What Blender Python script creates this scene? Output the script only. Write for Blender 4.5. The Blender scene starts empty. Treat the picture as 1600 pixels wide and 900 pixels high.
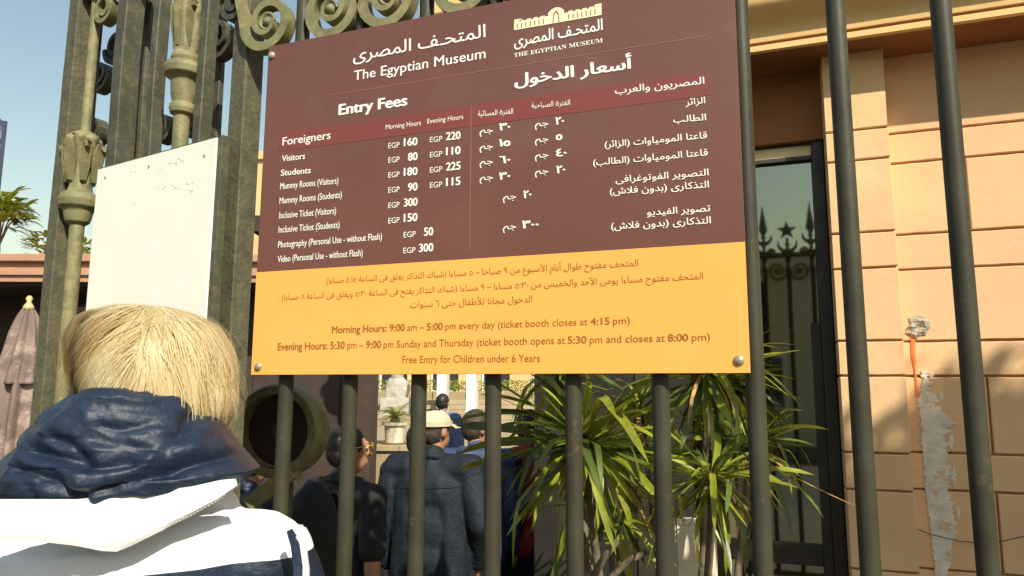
import bpy, bmesh, math, random
from mathutils import Vector, Matrix, noise
from math import sin, cos, pi, radians, tan, sqrt, atan2
random.seed(7)
sc = bpy.context.scene
C = sc.collection

# ------------------------------------------------------------------ camera
CAM = Vector((0, 0, 1.65))
YAW, PITCH, ROLL, F = radians(20.0), radians(7.95), radians(0.2), 1120.0
cd = bpy.data.cameras.new('camera'); cd.sensor_width = 36; cd.lens = F / 1600 * 36
cd.clip_start = 0.02; cd.clip_end = 3000
cam = bpy.data.objects.new('camera', cd); C.objects.link(cam); sc.camera = cam
CM = Matrix.Rotation(YAW, 3, 'Z') @ Matrix.Rotation(pi / 2 + PITCH, 3, 'X') @ Matrix.Rotation(ROLL, 3, 'Z')
cam.matrix_world = Matrix.Translation(CAM) @ CM.to_4x4()
cd.dof.use_dof = False

# ------------------------------------------------------------------ light
SUN_EL, SUN_AZ = radians(39.5), radians(45)      # azimuth from -Y towards +X
S = Vector((sin(SUN_AZ) * cos(SUN_EL), -cos(SUN_AZ) * cos(SUN_EL), sin(SUN_EL)))
w = bpy.data.worlds.new('World'); sc.world = w; w.use_nodes = True
nt = w.node_tree
sky = nt.nodes.new('ShaderNodeTexSky'); sky.sky_type = 'NISHITA'; sky.sun_disc = False
sky.sun_elevation = SUN_EL; sky.sun_rotation = pi - SUN_AZ
sky.air_density = 2.0; sky.dust_density = 1.0; sky.ozone_density = 1.0
bg = nt.nodes['Background']; bg.inputs[1].default_value = 0.105
nt.links.new(sky.outputs[0], bg.inputs[0])
sl = bpy.data.lights.new('sun', 'SUN'); sl.energy = 4.6; sl.angle = radians(0.5); sl.color = (1, 0.94, 0.82)
so = bpy.data.objects.new('sun', sl); C.objects.link(so); so.rotation_euler = S.to_track_quat('Z', 'Y').to_euler()
so.location = S * 30
sc.view_settings.view_transform = 'Standard'; sc.view_settings.look = 'None'
sc.view_settings.exposure = 0.38; sc.view_settings.gamma = 1
sc.cycles.max_bounces = 8; sc.cycles.sample_clamp_indirect = 5

# ------------------------------------------------------------------ pixel -> place helpers (photograph pixels, 1600 x 900)
def ray(px, py):
    return CM @ Vector(((px - 800) / F, -(py - 450) / F, -1))
def on_y(px, py, y):
    d = ray(px, py); return CAM + d * (y / d.y)
def on_pl(px, py, p, n):
    d = ray(px, py); return CAM + d * ((p - CAM).dot(n) / d.dot(n))
FWD = Vector((-sin(YAW), cos(YAW), 0)); RGT = Vector((cos(YAW), sin(YAW), 0))
def at_d(px, py, D):
    d = ray(px, py); return CAM + d * (D / d.dot(FWD))
def nz(p, s=1.0):
    return noise.noise(Vector(p) * s)

# ------------------------------------------------------------------ materials
def M(name, col, rough=.6, var=.12, scale=6, bump=.15, bscale=40, metal=0, spec=.5, col2=None, thr=(.45, .6), scale2=9, bdist=.003, coat=0, sheen=0, trans=0):
    m = bpy.data.materials.new(name); m.use_nodes = True
    n = m.node_tree.nodes; L = m.node_tree.links; b = n['Principled BSDF']
    g = n.new('ShaderNodeNewGeometry')
    t = n.new('ShaderNodeTexNoise'); t.inputs['Scale'].default_value = scale; t.inputs['Detail'].default_value = 5
    L.new(g.outputs['Position'], t.inputs['Vector'])
    r = n.new('ShaderNodeValToRGB')
    r.color_ramp.elements[0].position = .3; r.color_ramp.elements[1].position = .7
    r.color_ramp.elements[0].color = (*[c * (1 - var) for c in col], 1)
    r.color_ramp.elements[1].color = (*[min(1, c * (1 + var)) for c in col], 1)
    L.new(t.outputs['Fac'], r.inputs['Fac']); out = r.outputs['Color']
    if col2:
        t2 = n.new('ShaderNodeTexNoise'); t2.inputs['Scale'].default_value = scale2; t2.inputs['Detail'].default_value = 8
        t2.inputs['Roughness'].default_value = .7
        L.new(g.outputs['Position'], t2.inputs['Vector'])
        mr = n.new('ShaderNodeMapRange'); mr.inputs[1].default_value = thr[0]; mr.inputs[2].default_value = thr[1]
        L.new(t2.outputs['Fac'], mr.inputs[0])
        mx = n.new('ShaderNodeMix'); mx.data_type = 'RGBA'
        L.new(mr.outputs[0], mx.inputs[0]); L.new(out, mx.inputs[6]); mx.inputs[7].default_value = (*col2, 1)
        out = mx.outputs[2]
    L.new(out, b.inputs['Base Color'])
    b.inputs['Roughness'].default_value = rough; b.inputs['Metallic'].default_value = metal
    b.inputs['Specular IOR Level'].default_value = spec
    if coat: b.inputs['Coat Weight'].default_value = coat; b.inputs['Coat Roughness'].default_value = .25
    if sheen: b.inputs['Sheen Weight'].default_value = sheen
    if bump:
        tb = n.new('ShaderNodeTexNoise'); tb.inputs['Scale'].default_value = bscale; tb.inputs['Detail'].default_value = 6
        L.new(g.outputs['Position'], tb.inputs['Vector'])
        bu = n.new('ShaderNodeBump'); bu.inputs['Strength'].default_value = bump; bu.inputs['Distance'].default_value = bdist
        L.new(tb.outputs['Fac'], bu.inputs['Height']); L.new(bu.outputs[0], b.inputs['Normal'])
    return m

MI = {}
MI['iron'] = M('olive_iron', (.065, .066, .04), .55, .25, 14, .5, 90, spec=.4, col2=(.16, .135, .075), thr=(.5, .75), scale2=25)
MI['iron_rough'] = M('weathered_iron', (.085, .082, .048), .65, .25, 20, .6, 70, spec=.35, col2=(.15, .13, .068), thr=(.42, .75), scale2=30, bdist=.006)
MI['bar'] = M('bar_iron', (.046, .043, .026), .52, .25, 9, .22, 160, spec=.28, col2=(.11, .075, .035), thr=(.6, .72), scale2=28, bdist=.0015)
MI['scroll'] = M('scroll_iron', (.19, .18, .08), .6, .25, 18, .5, 90, col2=(.34, .28, .13), thr=(.5, .7), scale2=22)
MI['brown'] = M('sign_brown', (.15, .052, .035), .38, .10, 1.3, .08, 160, spec=.7, col2=(.20, .10, .065), thr=(.50, .95), scale2=2.2)
MI['red'] = M('sign_red', (.20, .045, .034), .42, .06, 3, .05, 200, spec=.6)
MI['yellow'] = M('sign_yellow', (.95, .43, .085), .42, .04, 2, .06, 160, spec=.55, col2=(.90, .44, .12), thr=(.5, .8), scale2=3)
MI['white_ink'] = M('white_ink', (.9, .86, .76), .5, .03, 5, 0)
MI['cream_ink'] = M('cream_ink', (.9, .82, .5), .5, .03, 5, 0)
MI['brown_ink'] = M('brown_ink', (.33, .12, .018), .5, .03, 5, 0)
MI['rule_ink'] = M('rule_ink', (.3, .13, .09), .5, .03, 5, 0)
MI['bolt'] = M('bolt_metal', (.42, .38, .26), .4, .2, 60, .2, 200, metal=.4)
MI['wall'] = M('ochre_paint', (.78, .52, .26), .85, .07, 5, .5, 45, spec=.15, col2=(.76, .46, .25), thr=(.42, .62), scale2=1.1)
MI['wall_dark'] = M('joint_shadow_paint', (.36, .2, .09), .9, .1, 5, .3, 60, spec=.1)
MI['shade_brown'] = M('soffit_shade_brown', (.30, .13, .055), .85, .08, 4, .3, 50, spec=.1)  # cornice shade put into the base colour of soffit and lintel
MI['cornice'] = M('cornice_paint', (.80, .52, .22), .75, .05, 3, .2, 50, spec=.2)
MI['plaster'] = M('grey_plaster', (.72, .67, .54), .9, .15, 20, .8, 40, spec=.1, col2=(.66, .46, .27), thr=(.56, .62), scale2=16, bdist=.005)
MI['hole'] = M('broken_render', (.36, .33, .25), .9, .4, 60, 1, 60, spec=.1, bdist=.01)
MI['orange'] = M('orange_streak', (.80, .22, .05), .7, .15, 20, .2)
MI['winframe'] = M('dark_frame', (.045, .035, .02), .5, .3, 10, .4, 60, col2=(.09, .07, .04), thr=(.6, .8))
MI['beige'] = M('beige_strip', (.85, .68, .34), .6, .1, 10, .2)
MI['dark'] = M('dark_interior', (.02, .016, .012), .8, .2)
MI['board'] = M('white_board', (.88, .86, .74), .45, .03, 4, .1, 60)
MI['smudge'] = M('grey_smudge', (.80, .79, .67), .7, .2, 40, 0)
MI['hair'] = None
MI['navy'] = M('navy_nylon', (.008, .017, .036), .5, .2, 12, .8, 110, spec=.42, bdist=.002, col2=(.012, .024, .045), thr=(.4, .6), scale2=30)
MI['whitecloth'] = M('white_cloth', (.74, .75, .76), .85, .02, 8, .5, 18, spec=.2, bdist=.01, sheen=.1)
MI['creamcloth'] = M('cream_cloth', (.66, .66, .62), .85, .04, 8, .5, 22, spec=.2)
MI['skin'] = M('skin', (.42, .2, .11), .5, .1, 20, .1, 150)
MI['skin_light'] = M('skin_light', (.6, .36, .25), .5, .08, 20, .1, 150)
MI['black'] = M('black_cloth', (.014, .013, .013), .8, .3, 20, .4, 60, bdist=.006)
MI['denim'] = M('dark_denim', (.004, .008, .014), .75, .4, 9, .6, 40, bdist=.01, col2=(.010, .022, .032), thr=(.5, .7), scale2=7)
MI['puffer'] = M('blue_puffer', (.03, .05, .11), .6, .3, 12, .5, 25, bdist=.01, col2=(.1, .14, .25), thr=(.5, .8))
MI['redcloth'] = M('red_cloth', (.35, .03, .02), .8, .2, 12, .3, 40)
MI['trouser'] = M('dark_trousers', (.018, .018, .024), .85, .2, 12, .4, 40)
MI['capcloth'] = M('beige_cap', (.58, .50, .33), .8, .08, 20, .3, 60)
MI['darkhair'] = M('dark_hair', (.02, .014, .01), .5, .3, 60, .6, 120, bdist=.004)
MI['greyhair'] = M('short_hair', (.05, .032, .022), .6, .3, 60, .5, 150)
MI['plaid'] = M('blue_plaid', (.12, .17, .3), .8, .4, 40, .2)
MI['shoe'] = M('shoe', (.03, .025, .02), .5, .2)
MI['leaf'] = M('leaf_green', (.28, .31, .022), .38, .35, 9, .1, 60, spec=.5, col2=(.50, .48, .09), thr=(.5, .7), scale2=5)
MI['leaf_dark'] = M('leaf_deep', (.09, .13, .016), .4, .35, 9, .1, 60, spec=.5)
MI['leaf_dead'] = M('leaf_dead', (.42, .24, .06), .7, .3, 20, .2, 60)
MI['bark'] = M('bark', (.15, .115, .07), .85, .3, 25, .8, 40, bdist=.01)
MI['crown'] = M('tree_leaf', (.075, .10, .03), .6, .5, 1.5, 0)
MI['stone'] = M('pale_stone', (.33, .25, .13), .85, .15, 3, .4, 20, bdist=.01)
MI['stone2'] = M('kerb_stone', (.36, .29, .17), .85, .12, 3, .4, 20, bdist=.01)
MI['stonegrey'] = M('grey_stone', (.42, .40, .33), .85, .15, 6, .4, 20, bdist=.01)
MI['pave'] = M('paving', (.085, .07, .05), .85, .15, 2, .4, 20, bdist=.01)
MI['asphalt'] = M('asphalt', (.05, .05, .05), .9, .2, 3, .5, 80)
MI['whitepaint'] = M('white_paint', (.78, .77, .70), .5, .03, 5, .1)
MI['pot'] = M('pot_white', (.66, .58, .44), .7, .1, 10, .3)
MI['saucer'] = M('saucer', (.3, .12, .06), .7, .1)
MI['parasol'] = M('parasol_fabric', (.19, .135, .11), .85, .2, 4, .4, 30, bdist=.008, col2=(.42, .31, .25), thr=(.5, .62), scale2=3.2)  # lighter blotches paint sun dapples of tree shade into the fabric
MI['finial'] = M('parasol_finial', (.6, .45, .2), .5, .1)
MI['pinkstone'] = M('salmon_render', (.42, .23, .14), .8, .08, 2, .2)
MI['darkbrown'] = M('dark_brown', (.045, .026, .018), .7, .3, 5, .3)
MI['tower'] = M('tower_blue', (.02, .03, .07), .25, .3, 3, 0)
MI['towerpane'] = M('tower_pane', (.10, .13, .15), .2, .5, 1, 0)
MI['facade'] = M('street_facade', (.60, .52, .36), .85, .08, .6, .2)
MI['facadepane'] = M('street_pane', (.03, .035, .04), .2, .2)
MI['wire'] = M('wire', (.05, .035, .025), .6, .1)
MI['museum'] = M('museum_render', (.66, .42, .2), .85, .1, .6, .2)

def translucent(m, k=.3):
    n = m.node_tree.nodes; L = m.node_tree.links; b = n['Principled BSDF']
    t = n.new('ShaderNodeBsdfTranslucent'); L.new(b.inputs['Base Color'].links[0].from_socket, t.inputs[0])
    x = n.new('ShaderNodeMixShader'); x.inputs[0].default_value = k
    L.new(b.outputs[0], x.inputs[1]); L.new(t.outputs[0], x.inputs[2]); L.new(x.outputs[0], n['Material Output'].inputs[0])
translucent(MI['leaf']); translucent(MI['leaf_dark'], .2)
def glassmat():
    m = bpy.data.materials.new('tinted_glass'); m.use_nodes = True
    n = m.node_tree.nodes; L = m.node_tree.links; n.remove(n['Principled BSDF'])
    gl = n.new('ShaderNodeBsdfGlossy'); gl.inputs['Roughness'].default_value = .035; gl.inputs[0].default_value = (.84, .86, .66, 1)
    tr = n.new('ShaderNodeBsdfTransparent'); tr.inputs[0].default_value = (.5, .5, .42, 1)
    g = n.new('ShaderNodeNewGeometry'); t = n.new('ShaderNodeTexNoise'); t.inputs['Scale'].default_value = 3
    L.new(g.outputs['Position'], t.inputs['Vector'])
    bu = n.new('ShaderNodeBump'); bu.inputs['Strength'].default_value = .02; bu.inputs['Distance'].default_value = .01
    L.new(t.outputs['Fac'], bu.inputs['Height']); L.new(bu.outputs[0], gl.inputs['Normal'])
    mx = n.new('ShaderNodeMixShader'); mx.inputs[0].default_value = .29
    L.new(tr.outputs[0], mx.inputs[1]); L.new(gl.outputs[0], mx.inputs[2]); L.new(mx.outputs[0], n['Material Output'].inputs[0])
    return m
MI['glass'] = glassmat()

def hairmat():
    m = M('blonde_hair', (.6, .45, .22), .42, .1, 60, 0, spec=.5)
    n = m.node_tree.nodes; L = m.node_tree.links
    a = n.new('ShaderNodeAttribute'); a.attribute_name = 'tint'
    L.new(a.outputs['Color'], n['Principled BSDF'].inputs['Base Color'])
    return m
MI['hair'] = hairmat(); translucent(MI['hair'], .35)

# ------------------------------------------------------------------ mesh helpers
def obj(name, bm, mat, parent=None, smooth=False, loc=None):
    if isinstance(bm, bmesh.types.BMesh):
        bmesh.ops.recalc_face_normals(bm, faces=bm.faces)
        me = bpy.data.meshes.new(name); bm.to_mesh(me); bm.free()
    else: me = bm
    o = bpy.data.objects.new(name, me); C.objects.link(o)
    for m in (mat if isinstance(mat, (list, tuple)) else [mat]):
        me.materials.append(MI[m] if isinstance(m, str) else m)
    if smooth:
        me.polygons.foreach_set('use_smooth', [True] * len(me.polygons))
    if parent: o.parent = parent
    if loc is not None: o.location = loc
    return o
def auto_smooth(o, ang=40):
    me = o.data; me.polygons.foreach_set('use_smooth', [True] * len(me.polygons))
    bm = bmesh.new(); bm.from_mesh(me)
    for e in bm.edges:
        e.smooth = not (len(e.link_faces) == 2 and e.calc_face_angle(0) > radians(ang))
    bm.to_mesh(me); bm.free(); return o
def tag(o, label, cat, group=None, kind=None):
    o['label'] = label; o['category'] = cat
    if group: o['group'] = group
    if kind: o['kind'] = kind
    return o
def thing(name, label, cat, loc=(0, 0, 0), rz=0, group=None):
    o = bpy.data.objects.new(name, None); C.objects.link(o); o.location = loc; o.rotation_euler = (0, 0, rz)
    o.empty_display_size = .1
    return tag(o, label, cat, group)
def struct(o): o['kind'] = 'structure'; return o

def box(bm, c, s, rz=0, bev=0, R=None):
    r = bmesh.ops.create_cube(bm, size=1); vs = r['verts']
    bmesh.ops.scale(bm, vec=s, verts=vs)
    if bev:
        es = list({e for v in vs for e in v.link_edges})
        rr = bmesh.ops.bevel(bm, geom=es, offset=bev, segments=1, affect='EDGES')
        vs = list({v for f in rr['faces'] for v in f.verts} | {v for v in vs if v.is_valid})
    mt = (R.to_4x4() if R else Matrix.Rotation(rz, 4, 'Z'))
    bmesh.ops.transform(bm, matrix=Matrix.Translation(c) @ mt, verts=vs)
    return vs
def bx(x0, x1, y0, y1, z0, z1, bev=0):
    bm = bmesh.new(); box(bm, ((x0 + x1) / 2, (y0 + y1) / 2, (z0 + z1) / 2), (abs(x1 - x0), abs(y1 - y0), abs(z1 - z0)), bev=bev); return bm
def tube(bm, pts, rad, n=10, flat=None, cap=True, up=None):
    """tube along pts; rad number or list; flat=(a,b) rectangular half sizes (b along `up`)"""
    pts = [Vector(p) for p in pts]; N = len(pts)
    rs = rad if isinstance(rad, (list, tuple)) else [rad] * N
    prev = None; rings = []
    for i, p in enumerate(pts):
        t = (pts[min(i + 1, N - 1)] - pts[max(i - 1, 0)]).normalized()
        if up is not None: u = Vector(up)
        elif prev is None: u = Vector((0, 0, 1)) if abs(t.z) < .9 else Vector((1, 0, 0))
        else: u = prev
        a = t.cross(u)
        if a.length < 1e-5: a = t.orthogonal()
        a.normalize(); b = a.cross(t).normalized(); prev = b
        ring = []
        if flat:
            k = rs[i]
            for sa, sb in ((-1, -1), (1, -1), (1, 1), (-1, 1)):
                ring.append(bm.verts.new(p + a * sa * flat[0] * k + b * sb * flat[1]))
        else:
            for j in range(n):
                th = 2 * pi * j / n
                ring.append(bm.verts.new(p + (a * cos(th) + b * sin(th)) * rs[i]))
        rings.append(ring)
    m = len(rings[0])
    for i in range(N - 1):
        for j in range(m):
            bm.faces.new((rings[i][j], rings[i][(j + 1) % m], rings[i + 1][(j + 1) % m], rings[i + 1][j]))
    if cap:
        bm.faces.new(rings[0][::-1]); bm.faces.new(rings[-1])
    return rings
def lathe(bm, c, prof, n=24, mod=None):
    """prof: (r,z) list; mod(theta,i)->radius factor"""
    c = Vector(c); rings = []
    for i, (r, z) in enumerate(prof):
        rings.append([bm.verts.new(c + Vector((cos(2 * pi * j / n) * r * (mod(2 * pi * j / n, i) if mod else 1),
                                               sin(2 * pi * j / n) * r * (mod(2 * pi * j / n, i) if mod else 1), z))) for j in range(n)])
    for i in range(len(rings) - 1):
        for j in range(n):
            bm.faces.new((rings[i][j], rings[i][(j + 1) % n], rings[i + 1][(j + 1) % n], rings[i + 1][j]))
    bm.faces.new(rings[0][::-1]); bm.faces.new(rings[-1])
def ball(bm, c, r, R=None, u=16, v=10):
    q = bmesh.ops.create_uvsphere(bm, u_segments=u, v_segments=v, radius=1)
    rr = r if isinstance(r, (tuple, list)) else (r, r, r)
    mt = Matrix.Translation(c) @ (R.to_4x4() if R else Matrix.Identity(4)) @ Matrix.Diagonal((*rr, 1))
    bmesh.ops.transform(bm, matrix=mt, verts=q['verts'])
def capsule(bm, p, q, r1, r2, n=12):
    p, q = Vector(p), Vector(q)
    tube(bm, [p, q], [r1, r2], n); ball(bm, p, r1, u=n, v=8); ball(bm, q, r2, u=n, v=8)
def prism(bm, outline, axis_from, axis_to):
    """outline: list of Vectors (front face); extruded by vector axis_to-axis_from"""
    d = Vector(axis_to) - Vector(axis_from)
    a = [bm.verts.new(p) for p in outline]; b = [bm.verts.new(p + d) for p in outline]
    bm.faces.new(a); bm.faces.new(b[::-1])
    for i in range(len(a)):
        j = (i + 1) % len(a); bm.faces.new((a[i], b[i], b[j], a[j]))
def remesh(bm, voxel, smooth=2, disp=None):
    me = bpy.data.meshes.new('tmp'); bm.to_mesh(me); bm.free()
    o = bpy.data.objects.new('tmp', me); C.objects.link(o)
    m = o.modifiers.new('r', 'REMESH'); m.mode = 'VOXEL'; m.voxel_size = voxel
    s = o.modifiers.new('s', 'SMOOTH'); s.factor = .6; s.iterations = smooth
    dg = bpy.context.evaluated_depsgraph_get(); dg.update()
    out = bpy.data.meshes.new_from_object(o.evaluated_get(dg))
    bpy.data.objects.remove(o); bpy.data.meshes.remove(me)
    if disp:
        ns = [v.normal.copy() for v in out.vertices]
        for v, nn in zip(out.vertices, ns): v.co += nn * disp(v.co)
    out.polygons.foreach_set('use_smooth', [True] * len(out.polygons))
    return out

# ------------------------------------------------------------------ setting: ground
def sheet(name, x0, x1, y0, y1, z, mat, t=.02):
    return struct(obj(name, bx(x0, x1, y0, y1, z - t, z), mat))
sheet('ground', -600, 600, -600, 600, -.2, 'pave')
sheet('courtyard_paving', -30, 12, 1.75, 13.4, -.15, 'pave', .04)
sheet('pavement', -30, 30, -3.5, 1.75, 0, 'pave', .18)
sheet('road', -200, 200, -11, -3.5, -.13, 'asphalt', .06)
sheet('far_pavement', -60, 60, -16, -11, 0, 'pave', .18)

# ------------------------------------------------------------------ railing fence
FY = 1.5; PITCHX = .1845
fence = thing('iron_fence', 'tall olive iron railing of round bars with scrollwork behind the sign', 'fence', (0, FY, 0))
bars = [(-1.143 + PITCHX * k) for k in range(14)]
bmb = bmesh.new()
tube(bmb, [(0, 0, .22)] + [(0, 0, .22 + .2 * i) for i in range(1, 13)] + [(0, 0, 2.74)], .0183, 20)
bme = bpy.data.meshes.new('bar'); bmesh.ops.recalc_face_normals(bmb, faces=bmb.faces); bmb.to_mesh(bme); bmb.free()
bme.materials.append(MI['bar']); bme.polygons.foreach_set('use_smooth', [len(p.vertices) == 4 for p in bme.polygons])
for x in bars:
    o = bpy.data.objects.new('bar', bme); C.objects.link(o); o.parent = fence; o.location = (x, 0, 0)
XR = bars[-1] + .09; XL = bars[0] - .12
obj('kerb', bx(XL, XR, -.14, .14, -.16, .15, .01), 'stone2', fence)
obj('rail', bx(XL, XR, -.022, .022, .185, .235, .003), 'iron', fence)
obj('rail', bx(XL, XR, -.024, .024, 2.735, 2.775, .003), 'iron', fence)
def spiral(cx, cz, side, R=.068, turns=1.55, r0=.012, tail=True):
    """scroll in XZ plane: volute curling outwards; side=+1 tail rises on +x"""
    pts = []
    n = 40
    for i in range(n + 1):
        t = i / n; r = r0 + (R - r0) * t ** .8
        a = -pi * 2 * turns * (1 - t)            # ends at angle 0 (to the side)
        pts.append((cx + side * cos(a) * r, 0, cz + sin(a) * r * 1.05))
    if tail:
        e = pts[-1]
        for k in range(1, 7):
            pts.append((e[0] + side * .006 * k ** 1.1 * (1 if k < 4 else .8), 0, e[2] + .026 * k))
    return pts
def scroll_obj(parent, cx, cz, side, yoff=0, R=.068, name='scroll', mat='scroll', tail=True, depth=.017):
    bm = bmesh.new(); p = spiral(cx, cz, side, R, tail=tail)
    p = [(a, yoff, c) for a, b, c in p]
    N = len(p); rs = [.45 + .75 * min(1, i / N * 1.6) for i in range(N)]
    tube(bm, p, rs, flat=(.0105, depth), up=(0, 1, 0))
    # central boss
    q = bmesh.ops.create_uvsphere(bm, u_segments=12, v_segments=8, radius=.017)
    bmesh.ops.transform(bm, matrix=Matrix.Translation((cx, yoff, cz)) @ Matrix.Diagonal((1, 1.35, 1, 1)), verts=q['verts'])
    lathe_ring = [(cx + cos(a) * .022, yoff - .010, cz + sin(a) * .022) for a in [pi * 1.6 * q / 14 for q in range(15)]]
    tube(bm, lathe_ring, [.004 + .003 * sin(pi * q / 14) for q in range(15)], 6)
    return auto_smooth(obj(name, bm, mat, parent), 45)
SZ = on_y(437, 40, FY).z
for k in range(0, 14, 2):
    for sd in (-1, 1):
        scroll_obj(fence, bars[k] + sd * .098, SZ + .004, sd, -.012, R=.076)
        # small inner C behind, rising to the rail
        scroll_obj(fence, bars[k] + sd * .052, SZ + .16, -sd, .0, R=.036, tail=False, depth=.012)
for k, x in enumerate(bars):
    bm = bmesh.new()
    lathe(bm, (x, 0, 0), [(.019, 2.776), (.028, 2.785), (.016, 2.80), (.013, 2.83), (.024, 2.845), (.013, 2.86), (.012, 2.90)], 12)
    if k % 2 == 0:      # spear head
        lathe(bm, (x, 0, 0), [(.012, 2.90), (.024, 2.91), (.014, 2.93), (.036, 2.985), (.022, 3.06), (.001, 3.20)], 8)
    else:               # five pointed star on a stem
        out = []
        for i in range(10):
            a = pi / 2 + i * pi / 5; r = .085 if i % 2 == 0 else .034
            out.append(Vector((x + cos(a) * r, -.007, 2.965 + sin(a) * r)))
        prism(bm, out, (0, 0, 0), (0, .014, 0))
    obj('finial', bm, 'iron', fence)
    bm = bmesh.new(); R_ = .062 if k % 2 == 0 else .075; zc = 2.90 if k % 2 == 0 else 2.84
    pts = [(x + cos(a) * R_, 0, zc + .02 + sin(a) * R_) for a in [pi * .93 + pi * 1.14 * i / 14 for i in range(15)]]
    tube(bm, pts, [.3 + sin(pi * i / 14) * 1.1 for i in range(15)], flat=(.012, .007), up=(0, 1, 0))
    obj('crescent', bm, 'iron', fence)

# ------------------------------------------------------------------ entry sign
SY = 1.462
def sp(px, py): return on_y(px, py, SY)
zt = sum(sp(*p).z for p in ((417, 73), (799, 0))) / 2
zb = sum(sp(*p).z for p in ((395, 586.6), (1178, 582))) / 2
zm = sum(sp(*p).z for p in ((401, 428.5), (1166, 374))) / 2
xl = sum(sp(*p).x for p in ((417, 73), (395, 586))) / 2
xr = sum(sp(*p).x for p in ((1144, 0), (1178, 582))) / 2
sign = thing('entry_sign', 'brown and yellow museum entry fee sign bolted to the iron bars', 'sign', ((xl + xr) / 2, SY, zb))
SO = Vector(sign.location)
def srel(bm):
    bmesh.ops.translate(bm, vec=-SO, verts=bm.verts); return bm
obj('panel', srel(bx(xl, xr, SY, SY + .008, zb, zt, .0012)), 'brown', sign)
obj('yellow_field', srel(bx(xl + .0005, xr - .0005, SY - .0006, SY + .003, zb + .0006, zm)), 'yellow', sign)
def poly_on_sign(pxs, dy, mat, name, th=.0004):
    bm = bmesh.new()
    out = [sp(*p) + Vector((0, dy - .0001, 0)) for p in pxs]
    prism(bm, out, (0, 0, 0), (0, th, 0)); return obj(name, srel(bm), mat, sign)
bl0, bl1 = sp(436.7, 207), sp(436.7, 236.6); br = sp(1108, 120)
obj('header_band', srel(bx(bl0.x, br.x, SY - .0006, SY + .002, bl1.z, bl0.z)), 'red', sign)
vx = sp(735, 290).x
obj('rule', srel(bx(vx - .0009, vx + .0009, SY - .0011, SY + .002, zm + .02, bl0.z)), 'rule_ink', sign)
ra = sp(512, 149.5)
obj('rule', srel(bx(ra.x, br.x, SY - .0006, SY + .002, ra.z - .0008, ra.z + .0008)), 'rule_ink', sign)
for p in ((425, 87), (404, 573), (1155, 563), (1140, -50)):
    b = sp(*p); bm = bmesh.new()
    q = bmesh.ops.create_uvsphere(bm, u_segments=20, v_segments=10, radius=1)
    bmesh.ops.scale(bm, vec=(.0105, .0075, .0105), verts=q['verts'])
    bmesh.ops.translate(bm, vec=(b.x, SY - .001, b.z), verts=q['verts'])
    obj('bolt', srel(bm), 'bolt', sign, True)
    # shank clamp behind the panel
    bm = bx(b.x - .012, b.x + .012, SY + .0082, SY + .022, b.z - .012, b.z + .012, .001); obj('clamp', srel(bm), 'iron', sign)

AR = {}
for ch, b, n in (('ا', 0xFE8D, 2), ('أ', 0xFE83, 2), ('ء', 0xFE80, 1), ('ئ', 0xFE89, 4), ('ب', 0xFE8F, 4), ('ة', 0xFE93, 2), ('ت', 0xFE95, 4), ('ج', 0xFE9D, 4), ('ح', 0xFEA1, 4),
                 ('خ', 0xFEA5, 4), ('د', 0xFEA9, 2), ('ذ', 0xFEAB, 2), ('ر', 0xFEAD, 2), ('ز', 0xFEAF, 2), ('س', 0xFEB1, 4), ('ش', 0xFEB5, 4), ('ص', 0xFEB9, 4), ('ط', 0xFEC1, 4),
                 ('ع', 0xFEC9, 4), ('غ', 0xFECD, 4), ('ف', 0xFED1, 4), ('ق', 0xFED5, 4), ('ك', 0xFED9, 4), ('ل', 0xFEDD, 4), ('م', 0xFEE1, 4), ('ن', 0xFEE5, 4), ('ه', 0xFEE9, 4),
                 ('و', 0xFEED, 2), ('ى', 0xFEEF, 2), ('ي', 0xFEF1, 4), ('\uE001', 0xFEFB, 2), ('\uE002', 0xFEF7, 2)):
    AR[ch] = (b, n)
def shape_arabic(s):
    s = s.replace('رة', 'رö').replace('لا', '\uE001').replace('لأ', '\uE002')
    out = []
    def joins_next(c): return c == 'ـ' or (c in AR and AR[c][1] == 4)
    def joins_prev(c): return c == 'ـ' or (c in AR and AR[c][1] >= 2)
    for i, c in enumerate(s):
        if c not in AR: out.append(c); continue
        p = i > 0 and joins_next(s[i - 1]) and joins_prev(c)
        n = i < len(s) - 1 and joins_next(c) and joins_prev(s[i + 1])
        b = AR[c][0]; out.append(chr(b + (3 if p and n else 2 if n else 1 if p else 0)))
    res = []; run = []
    for c in reversed(out):
        if c in '٠١٢٣٤٥٦٧٨٩:': run.insert(0, c)
        else: res += run; run = []; res.append({'(': ')', ')': '('}.get(c, c))
    return ''.join(res + run)
from mathutils.geometry import tessellate_polygon
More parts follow.
